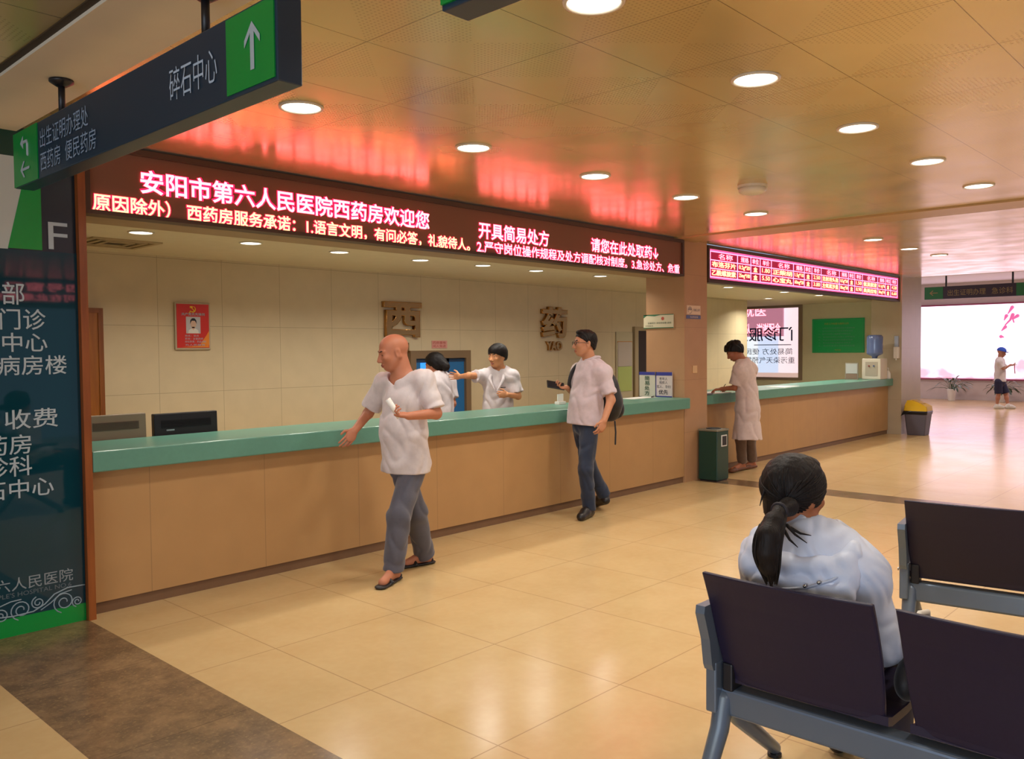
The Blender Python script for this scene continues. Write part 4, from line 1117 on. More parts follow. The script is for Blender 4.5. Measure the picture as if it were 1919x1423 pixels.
# --- head ----------------------------------------------------------
def head_prims(c, F, U=UZ, s=1.0, jaw=1.0):
    R = frame(F, U); T = lambda x, y, z: np.array(c)+R@(np.array([x, y, z])*s)
    e = lambda p, r, k=.02, sub=False: ELL(T(*p), np.array(r)*s, R, k*s, sub)
    cp = lambda a, b, r0, r1, k=.012: CAP(T(*a), T(*b), r0*s, r1*s, k*s)
    P = [e((-.012, 0, .035), (.097, .077, .083)), e((.028, 0, -.03), (.064, .061*jaw, .082)), e((.048, 0, -.090), (.033, .034*jaw, .024))]
    for g in (-1, 1):
        P += [cp((-.01, g*.060*jaw, -.03), (.042, g*.028*jaw, -.090), .017, .018, .02), e((.066, g*.040, -.022), (.022, .022, .018), .02), cp((.082, g*.014, .022), (.074, g*.046, .020), .010, .008, .015)]
    P += [cp((.086, 0, .012), (.108, 0, -.034), .009, .0125, .012), e((.098, .013, -.040), (.011, .009, .008), .008), e((.098, -.013, -.040), (.011, .009, .008), .008)]
    for g in (-1, 1): P.append(e((.102, g*.032, .001), (.016, .017, .011), .012, True))
    for g in (-1, 1): P.append(e((.076, g*.032, .001), (.012, .0155, .0115), .005))
    P += [e((.089, 0, -.0635), (.011, .023, .0058), .006), e((.087, 0, -.0745), (.011, .019, .007), .006)]
    for g in (-1, 1):
        P += [e((-.008, g*.077, -.006), (.019, .009, .032), .008), e((-.004, g*.084, -.004), (.010, .006, .018), .006, True)]
    return P, T, R

def eyes_brows(T, R, s=1.0, brow=True, closed=False):
    """islands joined into the body mesh: eyeballs, irises, brows"""
    out = []
    a = A(); b = A(); d = A()
    for g in (-1, 1):
        c = T(.0815, g*.032, .001)
        for acc, r, off in ((a, (.0065, .0115, .0042), 0), (b, (.0035, .005, .0040), .0045)) if not closed else ((b, (.0075, .0125, .0026), .0015),):
            V = []; n, m = 12, 7
            for i in range(m+1):
                th = math.pi*i/m
                for k in range(n):
                    ph = 2*math.pi*k/n
                    V.append(c+R@(np.array([off+r[0]*math.cos(th), r[1]*math.sin(th)*math.cos(ph), r[2]*math.sin(th)*math.sin(ph)])*s))
            acc.add(V, [(i*n+k, i*n+(k+1) % n, (i+1)*n+(k+1) % n, (i+1)*n+k) for i in range(m) for k in range(n)])
        if brow: d.tube([T(.0905, g*.012, .022), T(.0865, g*.030, .027), T(.070, g*.051, .021)], [.0042*s, .0048*s, .003*s], 8)
    if a.f: out.append((np.array(a.v), a.f, 1))
    out.append((np.array(b.v), b.f, 2))
    if brow: out.append((np.array(d.v), d.f, 3))
    return out

def face_paint(V, F, T, R, c, s, stub=None):
    """material index per face: lips (4), optional cropped hair (5)"""
    cen = V[F].mean(1); q = ((cen-np.array(c))@R)/s
    m = np.zeros(len(F), int)
    m[(((q[:, 1]/.022)**2+((q[:, 2]+.069)/.010)**2) < 1) & (q[:, 0] > .075)] = 4
    if stub is not None: m[stub(q)] = 5
    return m

# --- hands ---------------------------------------------------------
def hand(w, d, n, thumb, curl=(.5, .5, .5, .5), s=1.0, tcurl=.5, spread=.05):
    """w wrist, d finger direction, n palm normal, thumb = side vector towards the thumb; returns palm primitives and finger tubes"""
    d = nrm_(d); n = nrm_(np.array(n)-d*(np.array(n)@d)); sd = nrm_(np.cross(d, n))
    if sd@np.array(thumb) < 0: sd = -sd
    R = np.stack([d, sd, n], 1)
    P = [ELL(w+d*.048*s, np.array([.052, .041, .0165])*s, R, .015), ELL(w+d*.03*s+sd*.022*s+n*.008*s, np.array([.034, .018, .015])*s, R, .012)]
    out = []
    for i, (off, L_) in enumerate(((.029, .070), (.010, .079), (-.010, .073), (-.028, .057))):
        p = w+d*(.080-.006*abs(i-1))*s+sd*off*s; q = [p-d*.02*s, p]; a = 0; dd = nrm_(d+sd*spread*(1.2-i*.8))
        for f_, add in ((.46, .9), (.31, 1.1), (.23, .7)):
            a += curl[i]*add; v = dd*math.cos(a)+n*math.sin(a); q.append(q[-1]+v*L_*f_*s)
        out.append((q, [.0088*s, .0088*s, .0080*s, .0072*s, .0062*s]))
    p = w+d*.028*s+sd*.030*s; v1 = nrm_(d*.65+sd*.7+n*.35*tcurl); v2 = nrm_(d*.85+sd*(.35-.5*tcurl)+n*.55*tcurl)
    out.append(([p-v1*.015*s, p, p+v1*.036*s, p+v1*.036*s+v2*.030*s], [.0125*s, .0118*s, .0098*s, .0075*s]))
    return P, out

# --- skeleton parts --------------------------------------------------
def torso_prims(J, g=1.0, inf=0.0, belly=0.0, sh=.052):
    F = J['F']; up = nrm_(J['neck']-J['pel']); R = frame(F-up*(F@up), up)
    pel, nk = J['pel'], J['neck']; m = lambda t: pel+(nk-pel)*t
    P = [ELL(m(.0), np.array([.105, .155, .12])*g+inf, R, .05), ELL(m(.36)+R[:, 0]*belly, np.array([.102+belly, .140, .17])*g+inf, R, .06),
         ELL(m(.70), np.array([.112, .160, .17])*g+inf, R, .06)]
    P.append(CAP(m(.78), m(.975), .10*g+inf, .072+inf*.8, .05, flat=(R[:, 0], .85)))
    for s_ in 'LR': P += [CAP(m(.93), J[s_+'s'], sh*1.05+inf, sh+inf, .05), CAP(m(1.0)-UZ*.008, m(.95)*.2+J[s_+'s']*.8+UZ*.008, .054+inf*.7, .046+inf*.85, .05)]
    return P, R

def limb(J, s_, ru, re, rw, inf=0.0):
    return [CAP(J[s_+'s'], J[s_+'e'], ru+inf, re+inf, .03), CAP(J[s_+'e'], J[s_+'w'], re+inf, rw+inf, .02)]
def leg(J, s_, rh, rk, ra, inf=0.0):
    return [CAP(J[s_+'h'], J[s_+'k'], rh+inf, rk+inf, .04), CAP(J[s_+'k'], J[s_+'k']+(J[s_+'a']-J[s_+'k'])*.35, rk+inf, rk*.98+inf, .03), CAP(J[s_+'k']+(J[s_+'a']-J[s_+'k'])*.35, J[s_+'a'], rk*.98+inf, ra+inf, .03)]
def foot(J, s_, r=.034):
    a, t = J[s_+'a'], J[s_+'t']; hl = a+nrm_((a-t)*np.array([1, 1, 0]))*.03; hl[2] = max(t[2]+.008, a[2]-.055)
    return [CAP(a, hl, r, r*.95, .02), CAP(a, t, r, r*.72, .02), CAP(hl, t, r*.85, r*.75, .02)]
def shoe(J, s_, r=.042):
    a, t = J[s_+'a'], J[s_+'t']; dirn = nrm_((t-a)*np.array([1, 1, 0])); hl = a-dirn*.035; hl[2] = max(t[2]+.004, a[2]-.06)
    side = np.array([-dirn[1], dirn[0], 0])
    P = [CAP(hl, t, r*.92, r*.86, .02), CAP(a-np.array([0, 0, .02]), (a+t)/2, r*.95, r*.9, .025), CAP((a+t)/2, t, r*1.02, r*.8, .02), CAP(a+np.array([0, 0, .015]), a-np.array([0, 0, .03]), r*.9, r*.95, .02)]
    return P

def skin_mats(tone, lip='a8604e', hair='1c1512', stub=None):
    sk = mat('skin '+tone, tone, .5, noise=.06, nscale=30, spec=.35)
    return [sk, mat('eye white', 'd8cfc4', .3), mat('iris', '1a120e', .25), mat('brow '+hair, hair, .7), mat('lips '+lip, lip, .45), mat('cropped hair '+(stub or hair), stub or hair, .75)]

def person(label, base, bodyprims, heads, fingers, mats, h=.0055, stub=None, head_c=None, closed=False, s=1.0, brow=True, cuts=()):
    V, F = sdf_mesh(bodyprims, h, cuts)
    c, T, R = heads
    parts = [(V, F, face_paint(V, F, T, R, c, s, stub))]
    if fingers:
        v, f = tubes(fingers); parts.append((v, f, 0))
    parts += eyes_brows(T, R, s, brow, closed)
    o = np_obj('person', parts, mats, origin=tuple(base))
    return tag(o, label, 'person')

def cloth(name, prims, m, parent, h=.006, fold=(.0022, 34, 1.0), cuts=(), smooth=3, neck=None):
    if neck is not None:                         # round neckline
        c, r, f = neck
        f = np.array(f, float); prims = list(prims)+[CAP(c+UZ*.004, c+(UZ+f*.42)*.18, r, r*1.2, .010, start=True, sub=True)]
    V, F = sdf_mesh(prims, h, cuts, fold, smooth)
    return np_obj(name, [(V, F, 0)], m, parent)

def hair_cap(name, c, F, U, s, m, parent, infl=.012, nv=(-.75, 0, .66), off=-.015, extra=(), fold=(.0016, 120, 2.0), h=.005, cut_extra=()):
    R = frame(F, U); T = lambda x, y, z: np.array(c)+R@(np.array([x, y, z])*s)
    P = [ELL(T(-.014, 0, .037), (np.array([.097, .077, .083])+infl)*s, R, .02), ELL(T(-.045, 0, -.02), (np.array([.052, .060, .065])+infl*.6)*s, R, .03)]
    P += [ELL(T(*p), np.array(r)*s, R, .015) for p, r in extra]
    nv = nrm_(nv); cuts = [(T(*(np.array(nv)*off)), -(R@nv))]+[(T(*p), R@np.array(v)) for p, v in cut_extra]
    return cloth(name, P, m, parent, h, fold, cuts, 1)

def dirw(r, d, u=0.0):
    return nrm_(RH*r+FH*d+UZ*u)

M_HAIR = hair_mat('black hair', '120d0c')
M_TEE = fabric_mat('white cotton', 'd3c9c9', wr=.35)
M_UNIF = fabric_mat('white nurse cloth', 'd2c8cb', wr=.3)
M_COAT = fabric_mat('pale pink white coat cloth', 'd3bfba', wr=.3)
M_SHIRT = fabric_mat('pale lilac shirt cloth', 'c9b8bd', wr=.3)
M_GREYT = fabric_mat('grey trouser cloth', '565560', wr=.35)
M_JEAN = fabric_mat('dark blue denim', '1f2a40', wr=.3)
M_BROWNT = fabric_mat('brown grey trouser cloth', '6a5444', wr=.3)
M_JACKET = fabric_mat('pale blue white jacket nylon', 'ccd4e8', rough=.5, wr=.3, scale=14)

# --- 1 the walking man -------------------------------------------------
F_ = dirw(-.80, -.60)
J = dict(F=F_, pel=D(761, 862, 5.80), neck=D(757, 716, 5.78))
J.update(Rs=D(721, 719, 5.90), Re=D(690, 775, 5.97), Rw=D(664, 808, 5.83), Ls=D(795, 714, 5.68), Le=D(817, 775, 5.64), Lw=D(766, 780, 5.44))
J.update(Rh=D(750, 872, 5.86), Lh=D(777, 870, 5.74))
J['La'] = G(738, 1066, .085); J['Lt'] = G(717, 1092, .035); J['Lk'] = D(748, 968, 5.62)
J['Ra'] = G(796, 1036, .085); J['Rt'] = G(762, 1056, .03); J['Rk'] = D(779, 962, 5.88)
hc = D(737, 661, 5.74); HF = dirw(-.90, -.42, -.22)
hp, T, R = head_prims(hc, HF, UZ, 1.04, 1.08)
B, _ = torso_prims(J, .98)
B += limb(J, 'R', .044, .036, .026)+limb(J, 'L', .044, .038, .026)+leg(J, 'L', .075, .05, .034)+leg(J, 'R', .075, .05, .034)+foot(J, 'L', .032)+foot(J, 'R', .032)
B += [CAP(T(-.025, 0, -.045), J['neck']-UZ*.01, .064, .080, .04)]+hp
p1, f1 = hand(J['Rw'], J['Rw']-J['Re']+UZ*-.02, dirw(-.3, .6), dirw(-.7, -.6), (.30, .38, .42, .5), 1.0)
p2, f2 = hand(J['Lw'], dirw(-.86, -.3, .12), dirw(-.2, -.1, 1), dirw(-.5, .4, .5), (.85, .9, .95, 1.0), 1.0, .9)
B += p1+p2
base = np.array([(J['La'][0]+J['Ra'][0])/2, (J['La'][1]+J['Ra'][1])/2, 0])
stub = lambda q: (q[:, 2] > .045-.55*(q[:, 0]+.0)) & (q[:, 0] < .05) & (q[:, 2] > .0) & (q[:, 2] < .085) & (np.abs(q[:, 1]) > .03)
man = person('older balding man in white t-shirt and grey trousers walking past the counter', base, B, (hc, T, R), f1+f2, skin_mats('b9785a', '94503f', '3a2a22'), .0055, None, s=1.04, closed=True)
ts, TR = torso_prims(J, 1.06, .022, .022, .054)
ts += [CAP(J['pel']+UZ*.14, J['pel']-UZ*.085, .172, .196, .05, flat=(F_, .80), end=True)]
for s_, f_ in (('R', .80), ('L', .86)):
    ts.append(CAP(J[s_+'s'], J[s_+'s']+(J[s_+'e']-J[s_+'s'])*f_, .064, .071, .03, end=True))
cloth('t_shirt', ts, M_TEE, man, .006, (.0048, 34, .6), [(J['pel']-UZ*.080, -UZ)], neck=(J['neck']-UZ*.004, .090, F_))
tr = []
for s_ in 'LR': tr += [CAP(J[s_+'h'], J[s_+'k'], .084, .076, .03), CAP(J[s_+'k'], J[s_+'a']-UZ*.012, .076, .070, .03, end=True)]
tr += [ELL(J['pel'], (.115, .15, .11), frame(F_), .03)]
cloth('trousers', tr, M_GREYT, man, .006, (.0046, 34, 2.0))
M_SAND = mat('black sandal leather', '1a1516', .45)
for s_ in 'LR':
    a, t = J[s_+'a'], J[s_+'t']; d_ = nrm_((t-a)*np.array([1, 1, 0])); sd = np.array([-d_[1], d_[0], 0])
    hl = a-d_*.045; hl[2] = .012
    tt = t+d_*.02; tt[2] = .012
    up_ = max(0, t[2]-.035)
    sp = [CAP(hl, tt, .040, .044, .01, flat=(UZ, .30)), CAP(t-d_*.055+sd*.045+UZ*-.01, t-d_*.055+UZ*.022, .012, .012, .012), CAP(t-d_*.055-sd*.045+UZ*-.01, t-d_*.055+UZ*.022, .012, .012, .012), CAP(hl+UZ*.02+sd*.03, hl+UZ*.045-d_*.004, .010, .010, .01), CAP(hl+UZ*.02-sd*.03, hl+UZ*.045-d_*.004, .010, .010, .01)]
    cloth('sandal', sp, M_SAND, man, .005, None)
pr_ = A(); ca = J['Lw']+dirw(-.86, -.3, .12)*.085+UZ*.02
pr_.tube([ca-dirw(-.45, -.1, .75)*.045, ca+dirw(-.45, -.1, .75)*.095], [.017, .019], 16, round_ends=False)
o = obj('paper_roll', pr_, M_PAPER, smooth=True); tag(o, 'rolled white paper held in the walking man\'s left hand', 'paper')

# --- 2 the man with glasses and a backpack ---------------------------------
F_ = dirw(-.86, -.50)
J = dict(F=F_, pel=D(1097, 792, 7.80), neck=D(1107, 683, 7.80))
J.update(Ls=D(1131, 699, 7.66), Le=D(1145, 750, 7.62), Lw=D(1132, 789, 7.52), Rs=D(1085, 697, 7.95), Re=D(1080, 742, 8.02), Rw=D(1063, 727, 7.86))
J.update(Lh=D(1104, 803, 7.72), Rh=D(1090, 802, 7.89))
J['La'] = G(1104, 951, .09); J['Lt'] = G(1089, 969, .035); J['Lk'] = D(1098, 880, 7.64)
J['Ra'] = G(1133, 925, .17); J['Rt'] = G(1118, 943, .04); J['Rk'] = D(1103, 873, 7.92)
hc = D(1096, 644, 7.76); HF = dirw(-.96, -.25, .02)
hp, T, R = head_prims(hc, HF, UZ, 1.03, 1.04)
B, _ = torso_prims(J, .98)
B += limb(J, 'R', .044, .036, .026)+limb(J, 'L', .046, .039, .027)+leg(J, 'L', .075, .05, .034)+leg(J, 'R', .075, .05, .034)+foot(J, 'L')+foot(J, 'R')
B += [CAP(T(-.02, 0, -.06), J['neck']-UZ*.02, .058, .064, .03)]+hp
p1, f1 = hand(J['Lw'], nrm_(dirw(-.35, -.2, -.9)), dirw(-.5, .8), dirw(-.9, -.2), (.45, .5, .55, .6), 1.02)
p2, f2 = hand(J['Rw'], dirw(-.95, -.25, .05), dirw(-.2, -.2, 1), dirw(-.3, .9, .1), (.75, .8, .8, .85), 1.0, .9)
B += p1+p2
base = np.array([J['La'][0]+.1, J['La'][1], 0])
man2 = person('smiling man with glasses in a pale short-sleeved shirt, holding a phone at the counter', base, B, (hc, T, R), f1+f2, skin_mats('c08664', '9c5a48'), .0065, s=1.03)
hair_cap('hair', hc, HF, UZ, 1.03, M_HAIR, man2, .0045, (-.58, 0, .81), .003, h=.0045, fold=(.0022, 120, 2), extra=[((.035, 0, .098), (.045, .05, .022))])
ts, TR = torso_prims(J, 1.0, .024, .012, .056)
ts += [CAP(J['pel']+UZ*.16, J['pel']-UZ*.03, .172, .190, .05, flat=(F_, .80), end=True)]
for s_, f_ in (('R', .78), ('L', .80)):
    ts.append(CAP(J[s_+'s'], J[s_+'s']+(J[s_+'e']-J[s_+'s'])*f_, .064, .072, .03, end=True))
sh_ = cloth('shirt', ts, M_SHIRT, man2, .007, (.0044, 36, 1.4), [(J['pel']-UZ*.026, nrm_(-UZ+F_*.12))], neck=(J['neck'], .068, F_))
cl = A(); nk = J['neck']+UZ*.008
ring = [nk+TR[:, 0]*.080*math.cos(a)+TR[:, 1]*.082*math.sin(a)+UZ*(.062-.045*max(0, math.cos(a))) for a in np.linspace(.35, 2*math.pi-.35, 20)]
cl.tube(ring, .016, 8)
obj('collar', cl, M_SHIRT, sh_, smooth=True)
tr = []
for s_ in 'LR': tr += [CAP(J[s_+'h'], J[s_+'k'], .084, .068, .03), CAP(J[s_+'k'], J[s_+'a']-UZ*.02, .068, .060, .03, end=True)]
tr += [ELL(J['pel']-UZ*.02, (.115, .145, .11), frame(F_), .03)]
cloth('jeans', tr, M_JEAN, man2, .007, (.0038, 38, .3))
M_SHOE = mat('black shoe leather', '1b1718', .4)
for s_ in 'LR':
    V, F = sdf_mesh(shoe(J, s_, .043), .006, [(np.array([0, 0, .004]), -UZ)])
    np_obj('shoe', [(V, F, 0)], M_SHOE, man2)
gl = A()
for g in (-1, 1):
    gl.tube([T(.100, g*.032+.022*math.cos(a), .001+.016*math.sin(a)) for a in np.linspace(0, 2*math.pi, 15)], .0022, 6)
    gl.tube([T(.097, g*.055, .006), T(.05, g*.078, .006), T(-.005, g*.083, .004)], .0024, 6)
gl.tube([T(.101, -.012, .004), T(.104, 0, .006), T(.101, .012, .004)], .002, 6)
obj('glasses', gl, M_BLACK, man2, smooth=True)
# phone
pc = J['Rw']+dirw(-.95, -.3, .05)*.115+UZ*.02
Rp = frame(dirw(-.93, -.25, .18), dirw(-.1, -.75, .65))
ph = A().rbox((-.085, -.042, -.006), (.085, .042, .006), .005)
ph.v = [tuple(pc+Rp@np.array(p)) for p in ph.v]
t = obj('phone', ph, M_BLACK); tag(t, 'dark phone held out by the man with glasses', 'phone')
sc_ = A().box((-.075, -.037, .0055), (.075, .037, .0068)); sc_.v = [tuple(pc+Rp@np.array(p)) for p in sc_.v]
ORG[t.name] = np.array(t.location); obj('screen', sc_, mat('dark phone glass', '23262c', .1), t)
# backpack
bk = J['neck']*.42+J['pel']*.58-F_*.235
Rb = frame(F_, nrm_(J['neck']-J['pel']))
t = thing('backpack', tuple(bk-UZ*.26), 'black backpack on the back of the man with glasses', 'backpack')
M_BAG = fabric_mat('black nylon', '17161a', .6, .3)
bp_ = [ELL(bk, (.085, .15, .23), Rb, .04), ELL(bk-UZ*.06-F_*.03, (.085, .145, .16), Rb, .04)]
cloth('body', bp_, M_BAG, t, .008, (.003, 26, .2))
cloth('front_pocket', [ELL(bk-UZ*.11-F_*.085, (.05, .12, .10), Rb, .03)], M_BAG, t, .008, (.002, 30, 1))
hnd = A().tube([bk+UZ*.20+F_*.03+Rb[:, 1]*.03, bk+UZ*.255+F_*.0+Rb[:, 1]*.015, bk+UZ*.255-Rb[:, 1]*.015, bk+UZ*.20+F_*.03-Rb[:, 1]*.03], .009, 8)
obj('carry_handle', hnd, M_BAG, t, smooth=True)
for s_, sg in (('R', -1),):
    S0 = J[s_+'s']; q = Rb[:, 1]*sg
    md = J['neck']*.9+J['pel']*.1
    pts = [bk+UZ*.19+q*.085+F_*.06, md+q*.10-F_*.085+UZ*.055, md+q*.105+F_*.02+UZ*.085, md+q*.115+F_*.12+UZ*.0, md+q*.135+F_*.150-UZ*.13, md+q*.185+F_*.08-UZ*.24, bk-UZ*.15+q*.13+F_*.05]
    pts = np.array(pts); fine = []
    for i in range(len(pts)-1):
        for k in range(4): fine.append(pts[i]+(pts[i+1]-pts[i])*k/4)
    fine.append(pts[-1])
    for _ in range(2): fine = [fine[0]]+[(fine[i-1]+fine[i]*2+fine[i+1])/4 for i in range(1, len(fine)-1)]+[fine[-1]]
    obj('shoulder_strap', A().tube(fine, .018, 10, flat=None), M_BAG, t, smooth=True)
tl = bk-UZ*.22+Rb[:, 1]*.10
obj('loose_strap', A().tube([tl, tl-UZ*.10-F_*.01, tl-UZ*.21-F_*.005], .008, 8), M_BAG, t, smooth=True)

# --- 3 the woman in the coat --------------------------------------------------
F_ = nrm_((-.28, .96, 0))
J = dict(F=F_, pel=D(1401, 768, 10.36), neck=D(1393, 681, 10.36))
J.update(Ls=D(1384, 694, 10.24), Le=D(1377, 727, 10.30), Lw=D(1352, 729, 10.42), Rs=D(1409, 693, 10.50), Re=D(1402, 727, 10.66), Rw=D(1368, 729, 10.66))
J.update(Lh=D(1395, 780, 10.30), Rh=D(1408, 779, 10.42))
J['La'] = G(1391, 869, .085); J['Lt'] = G(1371, 881, .035); J['Ra'] = G(1410, 866, .085); J['Rt'] = G(1396, 875, .035)
J['Lk'] = (J['Lh']+J['La'])/2+F_*.03; J['Rk'] = (J['Rh']+J['Ra'])/2+F_*.02
hc = D(1376, 659, 10.40); HF = nrm_((-.42, .72, -.52)); HU = nrm_(UZ+F_*.5)
hp, T, R = head_prims(hc, HF, HU, .97)
B, _ = torso_prims(J, .92)
B += limb(J, 'R', .040, .033, .024)+limb(J, 'L', .040, .034, .024)+leg(J, 'L', .07, .048, .03)+leg(J, 'R', .07, .048, .03)+foot(J, 'L', .03)+foot(J, 'R', .03)
B += [CAP(T(-.03, 0, -.06), J['neck']-UZ*.02, .052, .058, .03)]+hp
p1, f1 = hand(J['Lw'], nrm_(F_+dirw(-.4, 0, -.1)), -UZ, nrm_((1, .3, 0)), (.35, .4, .45, .5), .92)
p2, f2 = hand(J['Rw'], nrm_(F_+dirw(-.6, 0, -.05)), -UZ, nrm_((-1, .0, .3)), (.7, .8, .85, .9), .92, .9)
B += p1+p2
lady = person('woman in a pale knee-length coat writing at the counter beside the green bin', np.array([J['La'][0], J['La'][1], 0]), B, (hc, T, R), f1+f2, skin_mats('a8694c', '8a4a3c'), .0075, s=.97, closed=True)
hair_cap('hair', hc, HF, HU, .97, M_HAIR, lady, .022, (-.55, 0, .80), -.012, extra=[((-.02, .045, .085), (.05, .04, .035)), ((.03, -.02, .10), (.045, .045, .03)), ((-.07, 0, .06), (.05, .06, .06)), ((.05, .035, .085), (.035, .035, .03)), ((-.06, -.04, .01), (.045, .045, .05))], fold=(.005, 70, 1.0), h=.006)
hem = D(1400, 823, 10.36)
ct, TR = torso_prims(J, .93, .026, .0, .044)
ct += [CAP(J['pel']+UZ*.20, J['pel'], .138, .165, .06, flat=(F_, .80)), CAP(J['pel'], hem, .168, .225, .05, flat=(F_, .78), end=True)]
for s_, f_ in (('R', .85), ('L', .80)):
    ct.append(CAP(J[s_+'s'], J[s_+'s']+(J[s_+'e']-J[s_+'s'])*f_, .062, .074, .03, end=True))
cloth('coat', ct, M_COAT, lady, .008, (.0048, 30, 2.2), (), neck=(J['neck'], .060, F_))
tr = []
for s_ in 'LR': tr += [CAP(J[s_+'h'], J[s_+'k'], .085, .066, .04), CAP(J[s_+'k'], J[s_+'k']+(J[s_+'a']-J[s_+'k'])*.93, .066, .060, .03, end=True)]
cloth('trousers', tr, M_BROWNT, lady, .008, (.002, 34, 1.3))
M_FLAT = mat('brown flat shoe', '6a3f28', .5)
for s_ in 'LR':
    a, t_ = J[s_+'a'], J[s_+'t']; d_ = nrm_((t_-a)*np.array([1, 1, 0])); sd = np.array([-d_[1], d_[0], 0]); hl = a-d_*.045
    hl[2] = .028; t2 = t_+d_*.012; t2[2] = .026
    V, F = sdf_mesh([CAP(hl, t2, .036, .040, .01, flat=(UZ, .6)), CAP(t2-d_*.06+UZ*.012, t2-d_*.01, .040, .036, .02, flat=(UZ, .75))], .006, [(np.array([0, 0, .003]), -UZ)])
    np_obj('shoe', [(V, F, 0)], M_FLAT, lady)
pp_ = J['Rw']+nrm_(F_+dirw(-.6, 0, -.05))*.085
t = obj('pen', A().tube([pp_-UZ*.03+F_*.03, pp_+UZ*.06-F_*.03], [.0035, .0045], 8), M_BLACK, smooth=True); tag(t, 'thin pen in the hand of the woman in the coat', 'pen')

# --- 4 the nurse reaching out ---------------------------------------------------
F_ = dirw(-.22, -.97)
J = dict(F=F_, pel=D(932, 798, 8.90), neck=D(936, 697, 8.88))
J.update(Rs=D(907, 706, 8.90), Re=D(879, 704, 8.70), Rw=D(862, 706, 8.83), Ls=D(962, 707, 8.84), Le=D(971, 743, 8.82), Lw=D(951, 740, 8.66))
fl = np.array([J['pel'][0], J['pel'][1], 0]); sl_ = frame(F_)[:, 1]
for s_, g in (('L', 1), ('R', -1)):
    J[s_+'h'] = J['pel']+sl_*.09*g-UZ*.03; J[s_+'k'] = fl+sl_*.09*g+UZ*.46; J[s_+'a'] = fl+sl_*.09*g+UZ*.085; J[s_+'t'] = fl+sl_*.10*g+F_*.13+UZ*.035
hc = D(932, 668, 8.82); HF = dirw(-.62, -.78, -.05)
hp, T, R = head_prims(hc, HF, UZ, 1.0)
B, _ = torso_prims(J, .90)
B += limb(J, 'R', .040, .033, .024)+limb(J, 'L', .040, .034, .024)+leg(J, 'L', .07, .048, .03)+leg(J, 'R', .07, .048, .03)+foot(J, 'L', .03)+foot(J, 'R', .03)
B += [CAP(T(-.02, 0, -.06), J['neck']-UZ*.02, .050, .055, .03)]+hp
p1, f1 = hand(J['Rw'], dirw(-.7, .6, .05), dirw(-.7, -.6), UZ, (.15, .15, .2, .2), .95, .2, .12)
p2, f2 = hand(J['Lw'], dirw(-.9, -.35, .05), dirw(-.2, .9), UZ, (.8, .85, .9, .9), .93)
B += p1+p2
nurse = person('nurse with short black hair behind the counter, stretching out an arm to her colleague', fl, B, (hc, T, R), f1+f2, skin_mats('cf9066', 'a86050'), .0065)
hair_cap('hair', hc, HF, UZ, 1.0, M_HAIR, nurse, .019, (-.42, 0, .91), -.006, extra=[((-.02, .066, .0), (.06, .026, .05)), ((-.02, -.066, .0), (.06, .026, .05)), ((.055, 0, .07), (.042, .06, .04))], h=.005, fold=(.001, 130, 2))
ts, TR = torso_prims(J, .92, .022, .0, .052)
ts += [CAP(J['pel']+UZ*.2, J['pel']-UZ*.30, .145, .19, .06, flat=(F_, .76), end=True)]
for s_, f_ in (('R', .62), ('L', .80)):
    ts.append(CAP(J[s_+'s'], J[s_+'s']+(J[s_+'e']-J[s_+'s'])*f_, .060, .068, .03, end=True))
un = cloth('uniform', ts, M_UNIF, nurse, .007, (.0046, 36, 3.0), (), neck=(J['neck'], .066, F_))
lp = A(); chst = J['neck']*.62+J['pel']*.38+F_*.135
for g in (-1, 1):
    lp.tube([J['neck']+sl_*.06*g+F_*.05+UZ*.0, J['neck']-UZ*.07+sl_*.075*g+F_*.125, J['neck']-UZ*.20+sl_*.01*g+F_*.152], [.013, .020, .006], 8)
obj('lapel', lp, M_UNIF, un, smooth=True)
obj('pocket_pen', A().tube([chst+sl_*.055+UZ*.055, chst+sl_*.105+UZ*.058], .005, 8), M_BLACK, un)
tr = []
for s_ in 'LR': tr += [CAP(J[s_+'h'], J[s_+'k'], .088, .07, .04), CAP(J[s_+'k'], J[s_+'a'], .07, .06, .03, end=True)]
cloth('trousers', tr, M_UNIF, nurse, .009, None)

# --- 5 the colleague with her back turned ----------------------------------------
F_ = dirw(-.80, .60)
J = dict(F=F_, pel=D(826, 806, 8.95), neck=D(823, 707, 8.92))
J.update(Ls=D(805, 718, 8.80), Le=D(800, 760, 8.82), Lw=D(785, 785, 8.9), Rs=D(843, 717, 9.06), Re=D(849, 757, 9.02), Rw=D(838, 785, 9.1))
fl = np.array([J['pel'][0], J['pel'][1], 0]); sl_ = frame(F_)[:, 1]
for s_, g in (('L', 1), ('R', -1)):
    J[s_+'h'] = J['pel']+sl_*.09*g-UZ*.03; J[s_+'k'] = fl+sl_*.09*g+UZ*.46; J[s_+'a'] = fl+sl_*.09*g+UZ*.085; J[s_+'t'] = fl+sl_*.10*g+F_*.13+UZ*.035
hc = D(814, 684, 8.95); HF = dirw(-.85, .45, -.18)
hp, T, R = head_prims(hc, HF, UZ, .98)
B, _ = torso_prims(J, .90)
B += limb(J, 'R', .040, .033, .024)+limb(J, 'L', .040, .034, .024)+leg(J, 'L', .07, .048, .03)+leg(J, 'R', .07, .048, .03)+foot(J, 'L', .03)+foot(J, 'R', .03)
B += [CAP(T(-.02, 0, -.06), J['neck']-UZ*.02, .050, .055, .03)]+hp
p1, f1 = hand(J['Rw'], dirw(-.8, .3, -.4), dirw(-.3, -.6), UZ, (.5, .5, .5, .5), .93)
p2, f2 = hand(J['Lw'], dirw(-.8, .3, -.4), dirw(-.3, .6), UZ, (.5, .5, .5, .5), .93)
B += p1+p2
n2 = person('colleague in white seen from behind, dark hair, in front of the blue window', fl, B, (hc, T, R), f1+f2, skin_mats('b9785a', '94503f'), .0075, s=.98)
